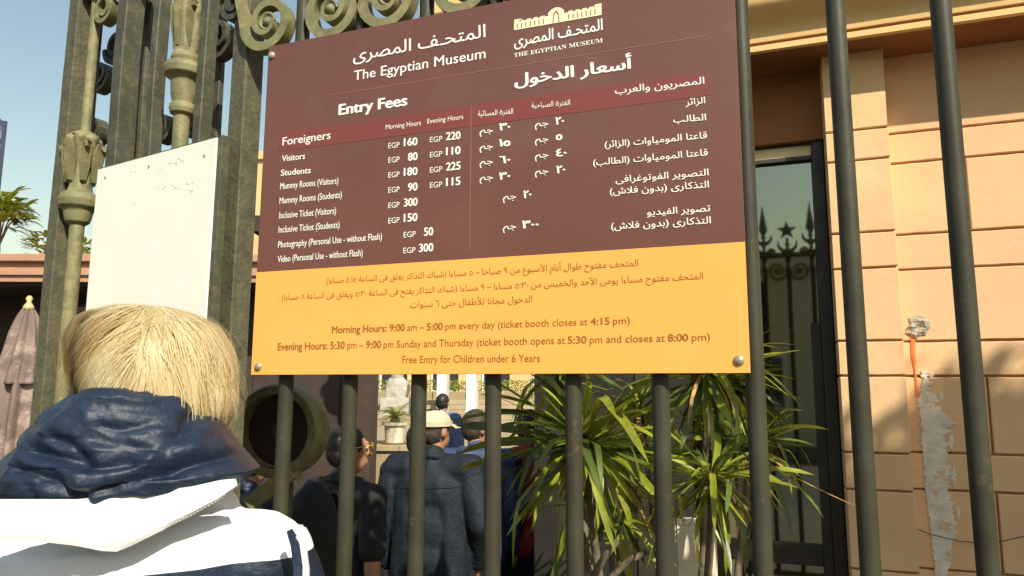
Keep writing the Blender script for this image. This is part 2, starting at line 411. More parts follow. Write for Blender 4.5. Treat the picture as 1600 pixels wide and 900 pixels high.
def text_bm(s, bold=0):
    """outline of the words, each closed contour filled on its own (holes cut), stacked a hair apart"""
    cu = bpy.data.curves.new('t', 'FONT'); cu.body = s; cu.size = 1; cu.resolution_u = 3; cu.fill_mode = 'NONE'
    o = bpy.data.objects.new('t', cu); C.objects.link(o)
    dg = bpy.context.evaluated_depsgraph_get()
    me = bpy.data.meshes.new_from_object(o.evaluated_get(dg)); bpy.data.objects.remove(o)
    nb = {}
    for e in me.edges:
        a, b = e.vertices; nb.setdefault(a, []).append(b); nb.setdefault(b, []).append(a)
    loops, seen = [], set()
    for v in nb:
        if v in seen: continue
        lp = [v]; seen.add(v); cur = v
        while True:
            nx = [q for q in nb[cur] if q not in seen]
            if not nx: break
            cur = nx[0] if len(lp) > 1 or len(nx) == 1 else min(nx); lp.append(cur); seen.add(cur)
        P = [me.vertices[q].co.to_2d() for q in lp]
        # keep the stored direction
        if len(lp) > 2 and lp[1] - lp[0] != 1 and lp[0] < lp[1]: P = [P[0]] + P[:0:-1]
        A = sum(P[q].x * P[(q + 1) % len(P)].y - P[(q + 1) % len(P)].x * P[q].y for q in range(len(P))) / 2
        if len(P) > 2: loops.append((P, A))
    bpy.data.meshes.remove(me)
    def inside(p, P):
        c = False
        for q in range(len(P)):
            a, b = P[q], P[q - 1]
            if (a.y > p.y) != (b.y > p.y) and p.x < (b.x - a.x) * (p.y - a.y) / (b.y - a.y) + a.x: c = not c
        return c
    def contained(H, P): return sum(inside(p, P) for p in H) > .9 * len(H)
    info = [(P, A, [Q for Q, B_ in loops if B_ * A < 0 and abs(B_) > abs(A) and contained(P, Q)]) for P, A in loops]
    bm = bmesh.new()
    offs = [(0, 0)] if not bold else [(bold * k, 0) for k in (-1, -.33, .33, 1)] + [(0, bold * .45), (0, -bold * .45)]
    for n, P in enumerate([l[0] for l in info if not l[2]]):
        hs = [H for H, B_, own in info if any(P is q for q in own)]
        polys = [[Vector((p.x, p.y, 0)) for p in P]] + [[Vector((p.x, p.y, 0)) for p in H] for H in hs]
        flat_ = [p for q in polys for p in q]; tri = tessellate_polygon(polys)
        for k, (dx, dy) in enumerate(offs):
            vs = [bm.verts.new(p + Vector((dx, dy, k * .0004 + (n % 3) * .0015))) for p in flat_]
            for t in tri:
                try: bm.faces.new([vs[q] for q in t])
                except ValueError: pass
    return bm
REFH = {}
def refh(c):
    if c not in REFH:
        b = text_bm(c); REFH[c] = max(v.co.y for v in b.verts) - min(0, min(v.co.y for v in b.verts)); b.free()
    return REFH[c]
def write(s, x0, y0, x1, y1, cap, mat='white_ink', bold=0, arabic=False, ref=None, dy=-.0012):
    """print s on the sign between baseline pixels (x0,y0)-(x1,y1), capital height cap pixels"""
    raw = s
    if arabic: s = shape_arabic(s)
    p, q = sp(x0, y0), sp(x1, y1)
    mid = (p + q) / 2; H = cap * (mid - CAM).dot(FWD) / F
    k = H / refh(ref or ('ا' if arabic else 'H'))
    bm = text_bm(s, bold)
    mn = min(v.co.x for v in bm.verts); mx = max(v.co.x for v in bm.verts)
    kx = (q - p).length / (mx - mn); ang = (q - p).normalized()
    up = Vector((0, 0, 1))
    for v in bm.verts:
        v.co = p + ang * (v.co.x - mn) * kx + up * v.co.y * k + Vector((0, dy - v.co.z * .05, 0)) - SO
    me = bpy.data.meshes.new('lettering'); bm.to_mesh(me); bm.free()
    return obj('lettering', me, mat, sign)
B = .022
write('The Egyptian Museum', 553, 126, 759, 91, 17, bold=.008)
write('المتحـف المصرى', 552, 96, 759, 58, 22, arabic=True, bold=.01)
write('Entry Fees', 529, 180, 637, 164.5, 18, bold=.04)
write('Morning Hours', 603, 202.4, 658, 195.5, 8)
write('Evening Hours', 668, 193.5, 724, 186, 8)
write('Foreigners', 441.6, 227.5, 517, 217, 13.5, bold=.012)
write('Visitors', 440.7, 252.6, 477, 248.3, 10, bold=.02)
write('Students', 439, 275, 486, 270.5, 10, bold=.02)
for s, x0, y0, x1, y1 in (('Mummy Rooms (Visitors)', 438, 296, 529, 287), ('Mummy Rooms (Students)', 437, 318.7, 534.6, 309), ('Inclusive Ticket (Visitors)', 436.7, 341.7, 525.5, 334),
                          ('Inclusive Ticket (Students)', 435.6, 364, 531, 356), ('Photography (Personal Use - without Flash)', 434.8, 387.3, 597, 374.5), ('Video (Personal Use - without Flash)', 434, 410, 567, 399.8)):
    write(s, x0, y0, x1, y1, 10.5, bold=.012)
for v, y0, y1 in (('160', 232, 227), ('80', 254.7, 250), ('180', 278, 273.4), ('90', 301.4, 297.4), ('300', 325.4, 321.4), ('150', 349.4, 345.4)):
    write('EGP', 607, y0, 624.7, y0 - 1.5, 9)
    write(v, 631 if len(v) == 3 else 637.5, y1 + 1.6, 652.8, y1, 13, bold=.035)
for v, y0, y1 in (('220', 222.7, 217.3), ('110', 246.2, 240.8), ('225', 270.2, 264.8), ('115', 293.9, 288.8)):
    write('EGP', 672, y0, 691.4, y0 - 1.8, 9)
    write(v, 697, y1 + 2, 720, y1, 13, bold=.035)
write('EGP', 631, 371.3, 650, 370, 9); write('50', 662.6, 368.7, 677.3, 367.5, 13, bold=.035)
write('EGP', 630.5, 396, 649.5, 395, 9); write('300', 654.6, 394, 677.6, 392.6, 13, bold=.035)
write('أسعار الدخول', 804, 134, 987.5, 107, 20, arabic=True, bold=.035)
for s, x0, y0, x1, y1, c in (('المصريون والعرب', 961, 147, 1100.8, 131, 12), ('الزائر', 1071, 165, 1102, 161.3, 11), ('الطالب', 1052, 192, 1103.5, 188, 11),
                             ('قاعتا المومياوات (الزائر)', 945, 231, 1105, 216, 11), ('قاعتا المومياوات (الطالب)', 926.9, 259, 1106, 243, 11),
                             ('التصوير الفوتوغرافى', 962, 285.5, 1107.4, 274, 11), ('التذكارى (بدون فلاش)', 953, 304, 1108, 293, 11),
                             ('تصوير الفيديو', 1011, 337, 1110, 330, 11), ('التذكارى (بدون فلاش)', 955, 358.5, 1111, 349, 11)):
    write(s, x0, y0, x1, y1, c, arabic=True, bold=.012)
write('الفترة المسائية', 747, 182, 802, 177.6, 9, arabic=True); write('الفترة الصباحية', 830.7, 169, 891, 164, 9, arabic=True)
for v, yb, yj in (('٣٠', 203, 208.5), ('١٥', 228, 233.5), ('٦٠', 254.6, 257.4), ('٣٠', 280, 282)):
    write(v, 780, yb + 1, 798, yb, 12.5, bold=.045, arabic=True); write('جم', 749.7, yj, 770.8, yj - 1, 11, arabic=True, bold=.01)
for v, xa, xb, yb, yj in (('٢٠', 868, 882, 194, 197.8), ('٥', 868.5, 879, 218.3, 222.3), ('٤٠', 869, 886, 243.7, 247), ('٢٠', 869.5, 884, 270, 272.3)):
    write(v, xa, yb + 1, xb, yb, 13, bold=.045, arabic=True); write('جم', 836, yj, 857.4, yj - 1, 11, arabic=True, bold=.01)
write('٢٠', 818, 310, 831, 309, 13, bold=.045, arabic=True); write('جم', 786, 312, 807, 311, 11, arabic=True, bold=.01)
write('٣٠٠', 815.8, 357, 842.5, 355.9, 13, bold=.045, arabic=True); write('جم', 786, 358.7, 807, 357.7, 11, arabic=True, bold=.01)
bi = 'brown_ink'
write('المتحف مفتوح طوال أيام الأسبوع من ٩ صباحا – ٥ مساءا (شباك التذاكر يغلق فى الساعة ٤:١٥ مساءا)', 510.5, 443, 997.3, 415.5, 10, bi, arabic=True)
write('المتحف مفتوح مساءا يومى الأحد والخميس من ٥:٣٠ مساءا – ٩ مساءا (شباك التذاكر يفتح فى الساعة ٥:٣٠ ويغلق فى الساعة ٨ مساءا)', 441, 469, 1099, 436, 10, bi, arabic=True)
write('الدخول مجانا للأطفال حتى ٦ سنوات', 641, 481, 832, 472, 10.5, bi, arabic=True)
def seg(L, x0, y0, x1, y1, cap):
    for s, a, b, bo in L:
        ya = y0 + (y1 - y0) * (a - x0) / (x1 - x0); yb = y0 + (y1 - y0) * (b - x0) / (x1 - x0)
        write(s, a, ya, b, yb, cap, bi, bold=.028 if bo else .004)
seg((('Morning Hours: 9:00', 518.7, 633, 1), ('am –', 636.5, 663, 0), ('5:00', 667, 692.4, 1), ('pm every day (ticket booth closes at', 696, 918.4, 0), ('4:15', 922.7, 953, 1), ('pm)', 958, 984.5, 0)), 518.7, 520.7, 984.5, 506, 11)
seg((('Evening Hours: 5:30', 434, 539, 1), ('pm –', 543, 568, 0), ('9:00', 572, 595.8, 1), ('pm Sunday and Thursday (ticket booth opens at', 599.6, 883.3, 0), ('5:30', 887, 917, 1),
     ('pm and closes at', 921.7, 1039.4, 0), ('8:00', 1043.5, 1076, 1), ('pm)', 1081, 1110, 0)), 434, 547.3, 1110, 532, 11.3)
seg((('Free Entry for Children under 6 Years', 629, 844, 0),), 629, 567.3, 844, 565.3, 11.5)
# emblem: line-drawn museum front, calligraphy and serif name
def bold_serif(s): return ''.join(chr(0x1D400 + ord(c) - 65) if c != ' ' else ' ' for c in s)
write(bold_serif('THE EGYPTIAN MUSEUM'), 803.5, 89.9, 942, 66.3, 7.2, ref='\U0001D407')
write('المتحـف المصرى', 803.5, 73, 942, 47, 20, arabic=True, bold=.02)
def emb(u, v):   # u 0..1 along, v 0..1 up the museum front of the emblem
    x = 803.5 + u * 136.5; y0 = 47.5 - u * 24; return (x, y0 - v * (17 + u * 2))
poly_on_sign([emb(0, 0), emb(1, 0), emb(1, .72), emb(0, .72)], -.0009, 'cream_ink', 'emblem_front')
poly_on_sign([emb(.39, .7), emb(.57, .7), emb(.57, 1.0), emb(.53, 1.25), emb(.48, 1.35), emb(.43, 1.25), emb(.39, 1.0)], -.0009, 'cream_ink', 'emblem_arch')
for a in (0, .92): poly_on_sign([emb(a, .7), emb(a + .08, .7), emb(a + .08, .95), emb(a, .95)], -.0009, 'cream_ink', 'emblem_tower')
for a in (.06, .14, .22, .30): poly_on_sign([emb(a + .0, .7), emb(a + .05, .7), emb(a + .05, .82), emb(a, .82)], -.0009, 'cream_ink', 'emblem_cornice')
for a in (.62, .70, .78, .86): poly_on_sign([emb(a + .0, .7), emb(a + .05, .7), emb(a + .05, .82), emb(a, .82)], -.0009, 'cream_ink', 'emblem_cornice')
for i, a in enumerate([.03 + .05 * k for k in range(7)] + [.62 + .05 * k for k in range(7)]):
    poly_on_sign([emb(a, .12), emb(a + .012, .12), emb(a + .012, .55), emb(a, .55)], -.0013, 'rule_ink', 'emblem_window')
poly_on_sign([emb(.44, .05), emb(.452, .05), emb(.46, .75), emb(.48, .9), emb(.5, .75), emb(.508, .05), emb(.52, .05), emb(.51, .85), emb(.48, 1.08), emb(.45, .85)], -.0013, 'rule_ink', 'emblem_window')

# ------------------------------------------------------------------ gate leaf on the left
PH = on_y(372, 600, FY + .02); PH.z = 0
dl = Vector((-cos(radians(10)), sin(radians(10)), 0)); nl = Vector((dl.y, -dl.x, 0))   # leaf direction / normal
nl = Vector((-sin(radians(10)), -cos(radians(10)), 0))
gate = thing('iron_gate', 'heavy ornate olive iron gate leaf with square posts and cast balusters', 'gate', PH)
def gp(px, py, off=0):
    """point on the leaf plane, off metres behind it, relative to the gate"""
    p = on_pl(px, py, PH - nl * off, nl); return p - PH
GR = atan2(dl.y, dl.x) + pi
def gpost(px0, px1, py, wd, dp, off, mat, name='post', z0=0, z1=3.2):
    a = gp(px0, py, off); bm = bmesh.new()
    c = Vector((a.x, a.y, 0)) - dl * (wd / 2) - nl * (dp / 2); c.z = (z0 + z1) / 2
    vs = box(bm, (0, 0, 0), (wd, dp, z1 - z0), bev=.003)
    bmesh.ops.subdivide_edges(bm, edges=[e for e in bm.edges if abs((e.verts[0].co - e.verts[1].co).z) > .5], cuts=24)
    for v in bm.verts:
        v.co += Vector((nz(v.co + c, 3), nz(v.co + c + Vector((5, 0, 0)), 3), 0)) * .003
    bmesh.ops.transform(bm, matrix=Matrix.Translation(c) @ Matrix.Rotation(GR, 4, 'Z'), verts=bm.verts)
    return obj(name, bm, mat, gate)
gpost(355, 0, 200, .062, .06, -.03, 'iron_rough')          # hinge post beside the sign
gpost(307, 0, 100, .034, .04, -.02, 'iron')
gpost(233, 0, 100, .032, .04, -.02, 'iron')
gpost(176, 0, 100, .052, .062, -.03, 'iron')
gpost(94, 0, 150, .058, .07, -.035, 'iron_rough')
gpost(141, 0, 60, .018, .03, .02, 'iron', 'slat')
gpost(214, 0, 100, .05, .02, .09, 'iron_rough', 'slat')
gpost(331, 0, 100, .04, .02, .12, 'iron', 'slat')
obj('threshold', (lambda bm: (box(bm, dl * .4 + Vector((0, 0, .1)), (.95, .05, .06), rz=GR), bm)[1])(bmesh.new()), 'iron', gate)
obj('top_rail', (lambda bm: (box(bm, dl * .38 + Vector((0, 0, 3.0)), (.95, .06, .08), rz=GR), bm)[1])(bmesh.new()), 'iron', gate)
def baluster(pc, prof_px, off, leafy, zlow, mat='scroll'):
    """prof_px: (y pixel, radius pixel) down a cast baluster centred on pixel column pc(y)"""
    c = gp(pc, 200, off); D = (c + PH - CAM).dot(FWD)
    prof = []
    for y, r in prof_px:
        z = on_pl(pc, y, PH - nl * off, nl).z; prof.append((r * D / F * .97, z))
    prof = [(r * .9, prof[0][1] + .4), ] and prof
    pts = []
    for i in range(len(prof) - 1):
        k = 5
        for j in range(k):
            t = j / k; pts.append((prof[i][0] * (1 - t) + prof[i + 1][0] * t, prof[i][1] * (1 - t) + prof[i + 1][1] * t))
    pts.append(prof[-1])
    bm = bmesh.new()
    z0, z1 = leafy
    zz0 = on_pl(pc, z0, PH - nl * off, nl).z; zz1 = on_pl(pc, z1, PH - nl * off, nl).z
    def mod(th, i):
        z = pts[i][1]
        if zz1 < z < zz0:
            t = (z - zz1) / (zz0 - zz1)
            return 1 + .13 * abs(cos(3 * th)) - .06 + .10 * noise.noise(Vector((cos(th) * 2.5, sin(th) * 2.5, z * 40))) + .08 * t * cos(6 * th)
        return 1 + .015 * noise.noise(Vector((cos(th) * 2, sin(th) * 2, z * 30)))
    lathe(bm, (c.x, c.y, 0), pts, 48, mod)
    o = auto_smooth(obj('baluster', bm, mat, gate), 50)
    # acanthus leaf tips curling out at the top of the capital
    for k in range(6):
        a = k * pi / 3 + .5; R = prof_px[2][1] * D / F
        bm = bmesh.new(); zc = zz0 - (zz0 - zz1) * .12
        path = [(c.x + cos(a) * R * q, c.y + sin(a) * R * q, zc - (zz0 - zz1) * s) for q, s in ((.9, .8), (1.0, .5), (1.08, .22), (1.25, .06), (1.45, .08), (1.5, .16))]
        tube(bm, path, [.5, 1, 1.2, 1.1, .8, .3], flat=(.016, .005))
        auto_smooth(obj('cast_leaf', bm, mat, gate), 60)
    return o
baluster(283, [(-260, 13), (-130, 13), (-60, 18), (-20, 30), (-8, 18), (0, 20), (25, 23), (55, 20), (88, 20), (90, 22), (96, 24), (103, 22), (105, 30), (112, 34), (122, 32), (127, 24), (130, 21), (150, 20), (163, 17), (166, 20), (172, 21), (179, 19), (182, 13), (700, 12), (1500, 13)], -.01, (0, 88), 0)
baluster(134, [(-300, 8), (205, 8), (212, 22), (220, 24), (235, 19), (262, 14), (285, 16), (298, 19), (303, 27), (312, 31), (322, 29), (328, 22), (338, 20), (345, 18), (350, 11), (900, 10), (1200, 10)], .0, (215, 290), 0)
def gscroll(px, py, off, R, side, turns=1.5, mat='scroll'):
    p = gp(px, py, off); bm = bmesh.new()
    pts = [Vector((p.x, p.y, p.z)) + (-dl * q[0]) + Vector((0, 0, q[2])) for q in [Vector(s) for s in spiral(0, 0, side, R, turns, tail=False)]]
    tube(bm, pts, 1, flat=(.008, .018), up=tuple(nl))
    return auto_smooth(obj('scroll', bm, mat, gate), 45)
gscroll(168, 15, .0, .05, 1); gscroll(372, 5, -.02, .05, -1, mat='iron'); gscroll(207, 2, .05, .05, -1, mat='iron')
gscroll(152, 205, .08, .05, 1, mat='iron'); gscroll(185, 75, .1, .06, -1, mat='iron')
gscroll(345, 60, .1, .07, 1, mat='iron'); gscroll(305, 190, .12, .05, -1, mat='iron'); gscroll(258, 200, .12, .05, 1, mat='iron')
gscroll(160, 120, .12, .06, 1, mat='iron')

# blank white board hung on the gate leaf
d2 = Vector((-cos(radians(11)), sin(radians(11)), 0)); n2 = Vector((-sin(radians(11)), -cos(radians(11)), 0))
BPt = PH + nl * .10
def wp(px, py): return on_pl(px, py, BPt, n2)
TL, TR = wp(153, 262), wp(338, 218)
wz = (TL.z + TR.z) / 2
wb = thing('notice_board', 'blank white notice board with faint scratched writing on the gate', 'notice board', ((TL.x + TR.x) / 2, (TL.y + TR.y) / 2, 1.45))
WO = Vector(wb.location); BR = math.atan2(d2.y, d2.x) + pi
L = (Vector((TL.x, TL.y, 0)) - Vector((TR.x, TR.y, 0))).length
def wbox(name, u0, u1, z0, z1, t0, t1, mat, bev=0):
    bm = bx(u0, u1, t0, t1, z0, z1, bev); bmesh.ops.transform(bm, matrix=Matrix.Rotation(BR, 4, 'Z'), verts=bm.verts)
    return obj(name, bm, mat, wb)
wbox('sheet', -L / 2, L / 2, 0, wz - 1.45, 0, .006, 'board', .001)
wbox('backing', -L / 2 - .003, L / 2 + .016, -.003, wz - 1.45 + .007, .0065, .03, 'iron', .001)
for px, py in ((165, 277), (320, 243), (233, 260)):
    p = wp(px, py) - WO; bm = bmesh.new(); ball(bm, p + n2 * .001, .0035, u=8, v=6); obj('screw', bm, 'bolt', wb)
for grp in ((210, 268, 3, 6), (250, 262, 2, 9), (272, 258, 5, 12), (285, 252, 4, 12), (255, 294, 4, 6), (275, 292, 6, 8), (298, 286, 4, 9), (208, 318, 2, 5), (300, 300, 3, 7)):
    px, py, n, hh = grp
    for i in range(n):
        bm = bmesh.new(); x = px + random.uniform(-7, 7); y = py + random.uniform(-3, 3); a = random.uniform(-1, 2)
        pts = [wp(x + cos(a + .5 * k) * hh * .2 * k, y - sin(a + .5 * k) * hh * .2 * k) - WO + n2 * .0004 for k in range(4)]
        tube(bm, pts, [.6, 1.2, 1, .3], flat=(random.uniform(.0005, .0013), .0003), up=tuple(n2)); obj('scratch', bm, 'smudge', wb)

# round cast drum and its bracket, behind the first bars
dc = at_d(440, 672, 2.25)
drum = thing('iron_drum', 'round olive cast iron drum wheel behind the first bars left', 'gate wheel', dc)
ax = (Vector((.15, -.95, 0))).normalized()
def ringmesh(R, r, wd, n=40):
    bm = bmesh.new(); rot = ax.to_track_quat('X', 'Z').to_matrix()
    prof = [(r, -wd / 2), (R * .96, -wd / 2), (R, -wd / 2 + .008), (R, wd / 2 - .008), (R * .96, wd / 2), (r, wd / 2)]
    rings = []
    for j in range(n):
        a = 2 * pi * j / n
        rings.append([bm.verts.new(rot @ Vector((h, cos(a) * q, sin(a) * q))) for q, h in prof])
    for j in range(n):
        for k in range(len(prof)):
            bm.faces.new((rings[j][k], rings[(j + 1) % n][k], rings[(j + 1) % n][(k + 1) % len(prof)], rings[j][(k + 1) % len(prof)]))
    return bm
auto_smooth(obj('rim', ringmesh(.140, .112, .10), 'scroll', drum), 35)
auto_smooth(obj('web_plate', ringmesh(.1095, .005, .012), 'darkbrown', drum), 35)
auto_smooth(obj('hub', ringmesh(.02, .004, .05), 'iron', drum), 35)
bm = bmesh.new(); box(bm, at_d(424, 762, 2.2) - dc, (.16, .05, .045), R=Matrix.Rotation(radians(20), 3, 'Z') @ Matrix.Rotation(radians(-38), 3, 'Y'), bev=.003); obj('bracket', bm, 'scroll', drum)
bm = bmesh.new(); box(bm, at_d(450, 735, 2.22) - dc, (.07, .05, .05), R=Matrix.Rotation(radians(20), 3, 'Z'), bev=.003); obj('bracket', bm, 'scroll', drum)
bm = bmesh.new(); tube(bm, [Vector((0, .03, 0)), Vector((0, .03, -dc.z - .15))], .025, 12); obj('stand', bm, 'iron', drum)

# ------------------------------------------------------------------ ochre building on the right
WY = 3.8; PY = 3.68
bld = thing('ochre_building', 'ochre painted block building with cornice and dark reflecting window', 'building', (0, WY, 0))
def rel(bm, o): bmesh.ops.translate(bm, vec=-Vector(o.location), verts=bm.verts); return bm
def bobj(name, bm, mat, parent=bld): return obj(name, rel(bm, bld), mat, parent)
zj = [on_y(1407, y, WY).z for y in (208, 255, 367, 422, 534, 588, 706, 763)]
thin, thick = (zj[0] - zj[1] + zj[2] - zj[3] + zj[4] - zj[5] + zj[6] - zj[7]) / 4, (zj[1] - zj[2] + zj[3] - zj[4] + zj[5] - zj[6]) / 3
# joints from top: thin, thick alternating; extend up and down
lines = [zj[0]]
for i in range(1, 8): lines.append(zj[i])
while lines[-1] > -.1: lines.append(lines[-1] - (thick if len(lines) % 2 == 0 else thin))
lines = [lines[0] + thick, ] + lines
pxl = on_y(1289, 200, PY).x; pxr = on_y(1388, 200, PY).x
wxl = pxr; bw = on_y(1513, 300, WY).x - wxl
zs = on_y(1500, 33.5, 3.5).z                       # soffit height
lines = [zs + .02] + [l for l in lines if l < zs - .05]
G = .004
bobj('core_wall', bx(pxl + .01, 3.2, WY + .012, WY + .3, -.2, zs + .3), 'wall_dark')
bobj('pilaster_core', bx(pxl + .008, pxr - .008, PY + .012, WY + .02, -.2, zs + .02), 'wall_dark')
def wavy(x0, x1, y0, y1, z0, z1):
    """one rendered block: bevelled front edges that wander a little"""
    bm = bmesh.new(); n = max(2, int((x1 - x0) / .05)); b = .004; rows = []
    for i in range(n + 1):
        x = x0 + (x1 - x0) * i / n; u = .0022 * nz((x * 22, z1 * 50, 1)) - .001; l = .0022 * nz((x * 22, z0 * 50, 7)) + .001; xe = x + (.003 if i == 0 else -.003 if i == n else 0)
        rows.append([bm.verts.new(p) for p in ((x, y1, z0 + l), (x, y0 + b, z0 + l), (xe, y0, z0 + b + l), (xe, y0, z1 - b + u), (x, y0 + b, z1 + u), (x, y1, z1 + u))])
    for p, q in zip(rows, rows[1:]):
        for j in range(6): bm.faces.new((p[j], q[j], q[(j + 1) % 6], p[(j + 1) % 6]))
    bm.faces.new(rows[0]); bm.faces.new(rows[-1][::-1]); return bm
for i in range(len(lines) - 1):
    z1, z0 = lines[i], max(lines[i + 1], -.15)
    if z1 - z0 < .02: continue
    bobj('block', wavy(pxl, pxr, PY, WY + .011, z0 + G, z1 - G), 'wall')
    isthick = (z1 - z0) > (thin + thick) / 2
    xs = [wxl + .002, 3.1]
    if isthick:
        xs = [wxl + .002, wxl + bw + random.uniform(-.01, .01)]
        while xs[-1] < 3: xs.append(xs[-1] + bw * 1.9)
    for a, b in zip(xs, xs[1:]):
        bobj('block', wavy(a + (G if a > wxl + .01 else 0), b - G, WY - random.uniform(0, .0015), WY + .014, z0 + G, z1 - G), 'wall')
# cornice: extruded profile pieces (distance out from the wall, height above the soffit)
CX0, CX1 = -1.75, 3.3
def corn(name, prof, mat='cornice', C0=None):
    bm = bmesh.new(); pr = [Vector((CX0, WY - a, zs + b)) for a, b in prof]
    prism(bm, pr, (0, 0, 0), (CX1 - CX0, 0, 0)); return bobj(name, bm, mat)
corn('cornice_lip', [(.27, 0), (.30, 0), (.30, .028), (.27, .028)])
corn('soffit', [(-.3, .003), (.2695, .003), (.2695, .027), (-.3, .027)], 'shade_brown')
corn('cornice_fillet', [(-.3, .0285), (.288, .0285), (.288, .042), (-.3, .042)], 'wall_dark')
cy = [(-.3, .0425), (.305, .0425), (.31, .075)]
for i in range(9):
    t = i / 8; cy.append((.31 + .11 * (t - sin(2 * pi * t) / (2 * pi) * .9), .075 + .14 * t))
cy += [(.43, .235), (-.3, .235)]
auto_smooth(corn('cornice_moulding', cy), 30)
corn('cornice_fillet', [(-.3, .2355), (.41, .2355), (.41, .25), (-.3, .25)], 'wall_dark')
corn('cornice_crown', [(-.3, .2505), (.45, .2505), (.46, .34), (.50, .40), (.50, .46), (-.3, .46)])
corn('roof', [(-6, .4605), (.42, .4605), (.42, .52), (-6, .52)])
# window: lintel wall, frame, panes
wx0 = on_y(885, 700, WY + .1).x; wx1 = pxl - .002
GY = WY + .10
wzt = on_y(1230, 233, GY).z
bobj('lintel_wall', bx(wx0, pxl + .009, WY + .02, WY + .3, wzt + .012, zs + .002), 'shade_brown')
ww = bobj('window', bx(wx1 - .055, wx1, WY + .04, WY + .16, -.1, wzt + .01, .003), 'winframe')
def wpart(name, bm, mat): return obj(name, rel(bm, bld), mat, ww)
wpart('frame_rail', bx(wx0, wx1 - .0555, WY + .06, WY + .15, wzt - .0, wzt + .011), 'winframe')
wpart('beige_strip', bx(wx0, wx1 - .056, WY + .07, WY + .14, wzt - .055, wzt - .0005), 'beige')
wpart('frame_rail', bx(wx0, wx1 - .056, WY + .065, WY + .15, wzt - .075, wzt - .0555), 'winframe')
wpart('stile', bx(wx1 - .10, wx1 - .056, WY + .07, WY + .15, -.1, on_y(1260, 505, GY).z, .002), 'winframe')
for xm in (wx1 - .95, wx1 - 1.0 - .85):
    if xm > wx0 + .1: wpart('mullion', bx(xm - .04, xm + .04, WY + .07, WY + .15, -.1, wzt - .0755, .002), 'winframe')
wpart('shade_infill', bx(wx0, wx1 - .70, GY - .02, GY - .006, -.1, wzt - .0765), 'dark')  # added near-black sheet, painted shade over the glass behind the plants
wpart('mullion', bx(wx0 - .05, wx0 + .02, WY + .06, WY + .16, -.1, wzt + .01, .002), 'winframe')
zr = on_y(1200, 700, GY).z
wpart('transom', bx(wx0, wx1 - .101, WY + .085, WY + .14, zr - .55, zr - .45), 'winframe')
wpart('pane', bx(wx0, wx1 - .056, GY, GY + .006, -.1, wzt - .076), 'glass')
# shaded reveal, dim room behind the glass
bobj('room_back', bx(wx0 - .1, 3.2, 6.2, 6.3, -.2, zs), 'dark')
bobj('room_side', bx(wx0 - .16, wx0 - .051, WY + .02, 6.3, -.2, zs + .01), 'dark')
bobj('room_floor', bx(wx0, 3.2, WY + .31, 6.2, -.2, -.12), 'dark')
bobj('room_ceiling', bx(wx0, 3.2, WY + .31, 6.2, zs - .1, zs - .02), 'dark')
# repairs: hole, orange streak, grey plaster run
def blob(name, ctr_px, mat, off, ys, rough=1.5, seed=0):
    """ragged vertical patch: ctr_px list of (y, xl, xr)"""
    bm = bmesh.new(); Lp, Rp = [], []
    rr = random.Random(seed)
    n = len(ctr_px)
    for i in range(n - 1):
        for k in range(8):
            t = k / 8; y = ctr_px[i][0] * (1 - t) + ctr_px[i + 1][0] * t
            a = ctr_px[i][1] * (1 - t) + ctr_px[i + 1][1] * t; b = ctr_px[i][2] * (1 - t) + ctr_px[i + 1][2] * t
            Lp.append(on_y(a + rr.uniform(-1, 1) * rough * .4, y, WY - off)); Rp.append(on_y(b + rr.uniform(-1, 1) * rough, y, WY - off))
    vs = [(bm.verts.new(a), bm.verts.new((a + b) / 2 + Vector((0, -.002, 0))), bm.verts.new(b)) for a, b in zip(Lp, Rp)]
    for p, q in zip(vs, vs[1:]):
        bm.faces.new((p[0], q[0], q[1], p[1])); bm.faces.new((p[1], q[1], q[2], p[2]))
    r = bmesh.ops.extrude_face_region(bm, geom=list(bm.faces))
    bmesh.ops.translate(bm, vec=(0, off + .001, 0), verts=[v for v in r['geom'] if isinstance(v, bmesh.types.BMVert)])
    return bobj(name, bm, mat)
blob('plaster_patch', [(580, 1440, 1449), (598, 1441, 1451), (625, 1434, 1462), (650, 1437, 1478), (660, 1438, 1494), (672, 1439, 1480), (700, 1441, 1478), (735, 1444, 1487), (760, 1446, 1480), (790, 1449, 1490), (820, 1453, 1494), (850, 1456, 1490), (880, 1459, 1482), (960, 1466, 1478)], 'plaster', .005, None, 6, 3)
for q_, (px, py, w_, h_) in enumerate(((1486, 690, 5, 12), (1490, 745, 4, 18), (1470, 618, 4, 8), (1497, 800, 4, 12), (1455, 588, 3, 6))):
    blob('plaster_splash', [(py - h_, px - 1, px + 1), (py - h_ * .3, px - w_, px + w_), (py + h_ * .5, px - w_ * .7, px + w_ * .8), (py + h_, px - 1, px + 1)], 'plaster', .003, None, 2, 20 + q_)
blob('orange_streak', [(522, 1423, 1431), (540, 1423, 1430), (560, 1424, 1431), (575, 1428, 1431), (600, 1430, 1434), (622, 1431, 1434)], 'orange', .004, None, .8, 4)
bm = bmesh.new(); c = on_y(1434, 512, WY)
rr = random.Random(5); rim = []
for i in range(14):
    a = 2 * pi * i / 14; R = .047 * (1 + rr.uniform(-.25, .3)); rim.append(c + Vector((cos(a) * R, -.004, sin(a) * R)))
cvs = [bm.verts.new(p) for p in rim]; inn = [bm.verts.new(c + (p - c) * .62 + Vector((rr.uniform(-.006, .006), -.011 + rr.uniform(-.006, .006), rr.uniform(-.006, .006)))) for p in rim]
bk = [bm.verts.new(p + Vector((0, .006, 0))) for p in rim]; ce = bm.verts.new(c + Vector((.006, -.003, .004)))
for i in range(14):
    j = (i + 1) % 14
    bm.faces.new((cvs[i], cvs[j], inn[j], inn[i])); bm.faces.new((inn[i], inn[j], ce)); bm.faces.new((bk[i], bk[j], cvs[j], cvs[i]))
bobj('broken_patch', bm, 'hole')
